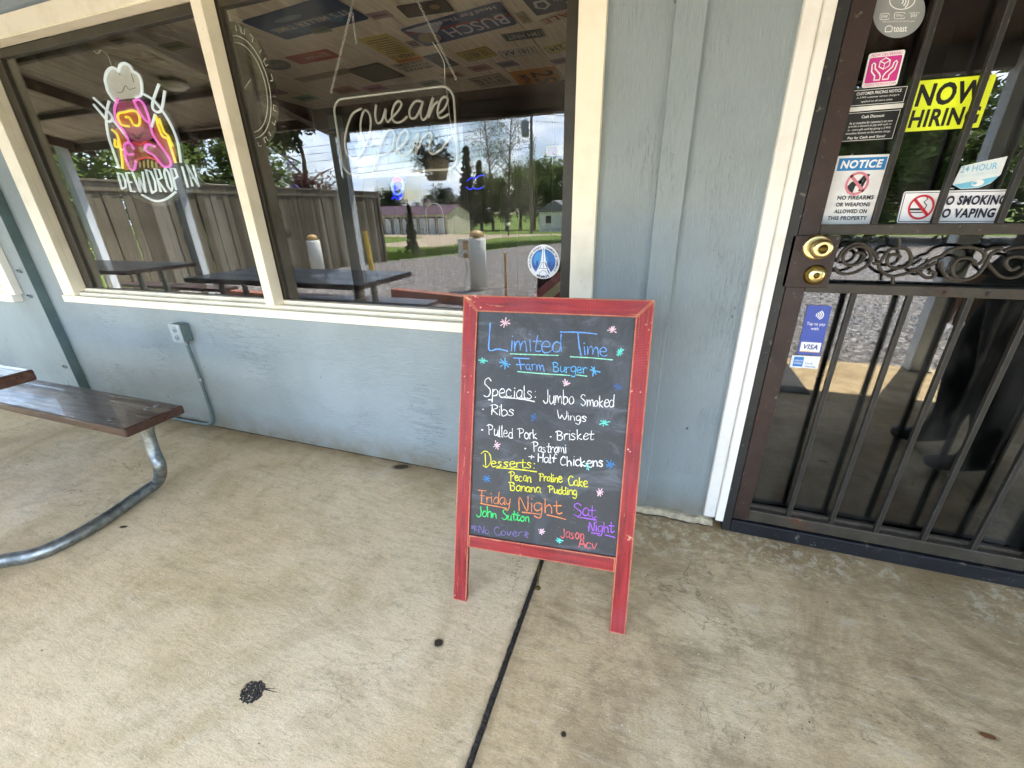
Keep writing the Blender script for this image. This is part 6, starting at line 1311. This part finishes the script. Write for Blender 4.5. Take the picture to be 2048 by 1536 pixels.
# ---- storage building with a row of garage doors
sb_ = thing('storage_building', 'long cream storage building with maroon metal roof and garage doors', 'building', (-25.7, -48.1, -1.62)); sb_.rotation_euler = (0, 0, R(5))
Lb, Db, He, Hr = 17.0, 5.6, 2.42, 3.5            # local: x from -L (far left) to 0 (gable), y from 0 (front) to -D
M_CRM = mat('cream_siding', lin((206, 198, 172)), rough=.7, var=.08, scale=3); M_MAR = mat('maroon_metal_roof', lin((88, 58, 66)), rough=.5, var=.1, scale=2); M_GD = mat('white_garage_door', lin((206, 208, 208)), rough=.5, var=.05, scale=4)
M_DKT = mat('dark_door_trim', lin((60, 50, 46)), rough=.6)
mb = MB(); mb.add([(0, 0, -1), (0, -Db, -1), (0, -Db, He), (0, -Db / 2, Hr - .1), (0, 0, He)], [(0, 1, 2, 3, 4)]); mb.box(-Lb, -.002, -.16, 0, -1, He); mb.box(-Lb, -.002, -Db, -Db + .1, -1, He); mb.build('wall', M_CRM, sb_)
MB().add([(-Lb - .2, .35, He - .02), (.3, .35, He - .02), (.3, -Db / 2, Hr), (-Lb - .2, -Db / 2, Hr), (-Lb - .2, -Db - .3, He - .02), (.3, -Db - .3, He - .02)], [(0, 1, 2, 3), (3, 2, 5, 4)]).build('roof', M_MAR, sb_)
gd = gt = None
for i in range(12):
    x = -.95 - i * 1.38
    if gd is None:
        gd = MB().prism([(-.47, -.6), (.47, -.6), (.47, 1.75), (.36, 1.95), (-.36, 1.95), (-.47, 1.75)], .04, (0, .0, 0), (1, 0, 0), (0, 0, 1), (0, 1, 0)).build('garage_door', M_GD, sb_, (x, .03, 0)); gt = MB().box(-.58, -.48, .0, .05, -.6, 1.9).box(.48, .58, .0, .05, -.6, 1.9).box(-.58, .58, .0, .048, 1.96, 2.08).build('door_surround', M_DKT, sb_, (x, .02, 0))
        for k_ in range(3): MB().box(-.45, .45, .041, .05, .1 + .5 * k_, .12 + .5 * k_).build('seam', M_DKT, gd)
    else:
        c_ = dup(gd, sb_, (x, .03, 0)); dup(gt, sb_, (x, .02, 0))
        for ch_ in list(gd.children): dup(ch_, c_)
cu_ = MB().box(-4.9, -4.3, -3.1, -2.5, 3.25, 3.9).build('cupola', M_CRM, sb_); MB().lathe([(.55, 3.901), (0, 4.35)], (-4.6, -2.8, 0), n=4, smooth=False).build('cupola_roof', M_MAR, cu_)
# ---- arched trellis, mailbox, white house, chain-link, pole and wires
ar = spot(868, 38); mb = MB(); tr_ = [(-.95, 0, 0)] + [(.95 * -math.cos(R(a_)), 0, 2.2 + .95 * math.sin(R(a_))) for a_ in range(0, 181, 15)] + [(.95, 0, 0)]; mb.tube(tr_, .04, 6)
tag(mb.build('arched_trellis', M_WHT, None, (ar[0], ar[1], terr(ar[1]))), 'thin white arched trellis in front of the garage doors', 'trellis')
ml = spot(1016, 40); t = thing('mailbox', 'mailbox on a dark post by the track', 'mailbox', (ml[0], ml[1], terr(ml[1]))); MB().box(-.06, .06, -.06, .06, 0, 1.0).build('post', M_RAFT, t); MB().prism(rrect(-.14, 1.0, .14, 1.28, .1, .12), .5, (0, .25, 0)).build('box', M_WHT, t)
hs = spot(1108, 62); t = thing('white_house', 'small white house with grey roof at the right behind the grass', 'house', (hs[0], hs[1], terr(hs[1]) + .4)); MB().box(-2.2, 2.2, -5, 0, -1.5, 2.4).build('wall', M_WHT, t)
MB().prism([(-2.6, 2.35), (2.6, 2.35), (0, 3.9)], 5.6, (0, .3, 0)).build('roof', mat('grey_shingle', lin((110, 112, 116)), rough=.8, var=.2, scale=6), t); MB().box(-1.2, -.4, .001, .04, .8, 1.8).build('window', M_DKT, t); MB().box(.3, 1.2, .001, .04, -.2, 1.8).build('door', M_GD, t)
up_ = spot(1063, 52); UPX, UPY = up_[0], up_[1]; UZ = terr(UPY); t = thing('utility_pole', 'wooden utility pole with a grey transformer', 'utility pole', (UPX, UPY, UZ)); M_POLE = mat('weathered_pole', lin((112, 100, 84)), rough=.85, var=.2, scale=4, stretch=(3, 3, .4))
MB().tube([(0, 0, -.5), (0, 0, 6), (0, 0, 13.5)], [.2, .18, .15], 12).build('shaft', M_POLE, t); MB().lathe([(0, 10.7), (.42, 10.7), (.44, 11.0), (.44, 12.1), (.4, 12.3), (0, 12.35)], (-.75, 0, 0), n=18).build('transformer', mat('grey_transformer', lin((120, 128, 134)), rough=.45), t)
MB().box(-.75, 0, -.05, .05, 11.2, 11.3).box(-.75, 0, -.05, .05, 12.0, 12.1).build('bracket', M_GALV, t); MB().lathe([(.06, 0), (.08, .2), (.05, .4), (0, .45)], (-.75, 0, 12.35), n=8).build('bushing', M_GALV, t); MB().box(-.2, .2, -.2, .2, 9.4, 9.75).build('splice_box', M_GALV, t)
mb = MB(); rn = random.Random(9)
for i in range(9): leaves(mb, (rn.uniform(-.3, .3), rn.uniform(-.3, .3), 5.5 + i * .6), .6, 70, .14, rn)
mb.build('vine', F_DEC, t, fixn=False)
for i, (dz, zz, lb) in enumerate(((12.9, 10.6, 'topmost wire'), (12.2, 9.6, 'second wire from the top'), (11.4, 8.6, 'third wire from the top'), (10.2, 7.2, 'fourth wire from the top'), (9.6, 6.3, 'lowest wire'))):
    a_ = Vector((UPX, UPY, UZ + dz)); b_ = Vector((UPX - 75, UPY + 12, UZ + zz)); pts = [a_.lerp(b_, k_ / 14) - Vector((0, 0, 1.4 * 4 * (k_ / 14) * (1 - k_ / 14))) for k_ in range(15)]
    tag(MB().tube(pts, .028, 5).build('power_wire', M_DKT), lb + ' running left from the utility pole across the sky', 'wire', 'overhead wires')
    if i < 2:
        c_ = Vector((UPX + 60, UPY - 8, UZ + zz)); tag(MB().tube([a_.lerp(c_, k_ / 10) - Vector((0, 0, 1.2 * 4 * (k_ / 10) * (1 - k_ / 10))) for k_ in range(11)], .028, 5).build('power_wire', M_DKT), ('upper' if i == 0 else 'lower') + ' wire running right from the utility pole', 'wire', 'overhead wires')
tag(MB().box(-.3, .3, -.45, .45, 0, .012, .003).build('door_mat', mat('black_rubber_mat', lin((40, 40, 40)), rough=.9, var=.3, scale=60, bump=.8, bscale=60), None, (.78, -2.0, .0015)), 'black rubber mat at the outer edge of the porch', 'mat')
# ================================================================== PERSON (only seen reflected in the door glass)
def person():
    V = {}; E = []
    def add(k, p, r): V[k] = (Vector(p), r)
    add('pel', (0, 0, .96), .135); add('wst', (0, .0, 1.10), .125); add('chs', (0, -.01, 1.30), .150); add('nkb', (0, 0, 1.45), .075); add('nk', (0, -.01, 1.52), .055); add('hd0', (0, -.02, 1.60), .075); add('hd1', (0, -.02, 1.68), .092); add('hd2', (0, -.01, 1.75), .07)
    ch = [('pel', 'wst'), ('wst', 'chs'), ('chs', 'nkb'), ('nkb', 'nk'), ('nk', 'hd0'), ('hd0', 'hd1'), ('hd1', 'hd2')]
    for s, sx in (('l', 1), ('r', -1)):
        st = .10 if s == 'l' else -.06
        add('hip' + s, (.095 * sx, 0, .90), .12); add('thi' + s, (.10 * sx, -st * .35, .70), .112); add('kn' + s, (.105 * sx, -st * .7, .50), .094); add('cf' + s, (.11 * sx, -st * .75 + .02, .34), .086); add('an' + s, (.115 * sx, -st + .03, .09), .045); add('he' + s, (.115 * sx, -st + .05, .05), .045); add('ba' + s, (.125 * sx, -st - .09, .042), .042); add('to' + s, (.13 * sx, -st - .16, .036), .032)
        ch += [('pel', 'hip' + s), ('hip' + s, 'thi' + s), ('thi' + s, 'kn' + s), ('kn' + s, 'cf' + s), ('cf' + s, 'an' + s), ('an' + s, 'he' + s), ('an' + s, 'ba' + s), ('ba' + s, 'to' + s)]
        add('sh' + s, (.18 * sx, 0, 1.40), .068); add('el' + s, (.25 * sx, .02, 1.13), .046); add('wr' + s, (.25 * sx, -.12, .92), .031); add('pm' + s, (.25 * sx, -.16, .85), .034)
        ch += [('chs', 'sh' + s), ('sh' + s, 'el' + s), ('el' + s, 'wr' + s), ('wr' + s, 'pm' + s)]
        for fi, (dx, dy, ln) in enumerate(((.0, -.028, .075), (.0, -.010, .085), (.0, .008, .08), (.0, .024, .062))):
            b = V['pm' + s][0]; add('f%d%s' % (fi, s), b + Vector((0, dy, -.03)), .0095); add('g%d%s' % (fi, s), b + Vector((-.008 * sx, dy - .006, -.03 - ln * .5)), .009); add('t%d%s' % (fi, s), b + Vector((-.022 * sx, dy - .004, -.03 - ln)), .0075)
            ch += [('pm' + s, 'f%d%s' % (fi, s)), ('f%d%s' % (fi, s), 'g%d%s' % (fi, s)), ('g%d%s' % (fi, s), 't%d%s' % (fi, s))]
        b = V['pm' + s][0]; add('u0' + s, b + Vector((-.01 * sx, -.04, .0)), .0105); add('u1' + s, b + Vector((-.018 * sx, -.058, -.035)), .0085); ch += [('pm' + s, 'u0' + s), ('u0' + s, 'u1' + s)]
    keys = list(V); idx = {k: i for i, k in enumerate(keys)}; me = bpy.data.meshes.new('tmp_person'); me.from_pydata([V[k][0] for k in keys], [(idx[a], idx[b]) for a, b in ch], []); o = bpy.data.objects.new('tmp_person', me); COL.objects.link(o)
    md = o.modifiers.new('skin', 'SKIN'); o.modifiers.new('sub', 'SUBSURF').levels = 2
    sv = me.skin_vertices[0].data
    for k, i in idx.items(): sv[i].radius = (V[k][1], V[k][1] * (.72 if k in ('pel', 'wst', 'chs') else 1)); sv[i].use_root = (k == 'pel')
    o.modifiers['sub'].render_levels = 2
    dg = bpy.context.evaluated_depsgraph_get(); dg.update(); m2 = bpy.data.meshes.new_from_object(o.evaluated_get(dg)); m2.name = 'body'; bpy.data.objects.remove(o)
    mats = [mat('black_trousers', lin((14, 15, 17)), rough=.9, var=.3, scale=9, bump=.5, bscale=14), mat('dark_jacket', lin((22, 18, 19)), rough=.9, var=.3, scale=9, bump=.4, bscale=16), mat('skin', lin((196, 148, 120)), rough=.55, var=.06, scale=12), mat('black_shoe', lin((20, 20, 21)), rough=.5)]
    m2.materials.clear()
    for q in mats: m2.materials.append(q)
    for p in m2.polygons:
        c = p.center; p.use_smooth = True
        p.material_index = 3 if c.z < .085 else 2 if (c.z > 1.49 or (abs(c.x) > .2 and c.z < .915 and c.z > .6)) else 0 if c.z < .98 and abs(c.x) < .2 else 1
    return m2
pm = person()
pr_ = thing('person', 'person in black trousers and dark jacket standing by the door', 'person', (1.50, -.80, 0), (0, 0, R(-62)))
link('body', pm, None, pr_)
mb = MB(); mb.lathe([(0, .108), (.05, .10), (.085, .065), (.10, .01), (.098, -.05), (.085, -.075)], (0, .002, 1.70), (0, 0, 1), 20); mb.build('hair', mat('dark_hair', lin((38, 28, 22)), rough=.7, var=.3, scale=30, bump=.6, bscale=60), pr_)
fc = mat('eye_white', lin((230, 228, 222)), rough=.3)
for sx in (-1, 1):
    e_ = MB().lathe([(0, .012), (.008, .009), (.012, 0), (.008, -.009), (0, -.012)], (.034 * sx, -.098, 1.675), (0, -1, 0), 12).build('eye', fc, pr_); MB().lathe([(0, .0135), (.005, .0125), (.0055, .011)], (.034 * sx, -.098, 1.675), (0, -1, 0), 10).build('iris', mat('dark_iris', lin((40, 28, 20)), rough=.2), e_)
    MB().lathe([(0, .012), (.014, .009), (.020, 0), (.014, -.006)], (.088 * sx, -.01, 1.665), (sx, 0, 0), 12).build('ear', _M['skin'], pr_)
MB().tube([(0, -.108, 1.685), (0, -.122, 1.655), (0, -.130, 1.640), (0, -.112, 1.632)], [.008, .011, .014, .009], 8).build('nose', _M['skin'], pr_); MB().tube([(-.026, -.098, 1.604), (0, -.108, 1.602), (.026, -.098, 1.604)], [.003, .006, .003], 6).build('mouth', mat('lips', lin((160, 92, 84)), rough=.5), pr_)
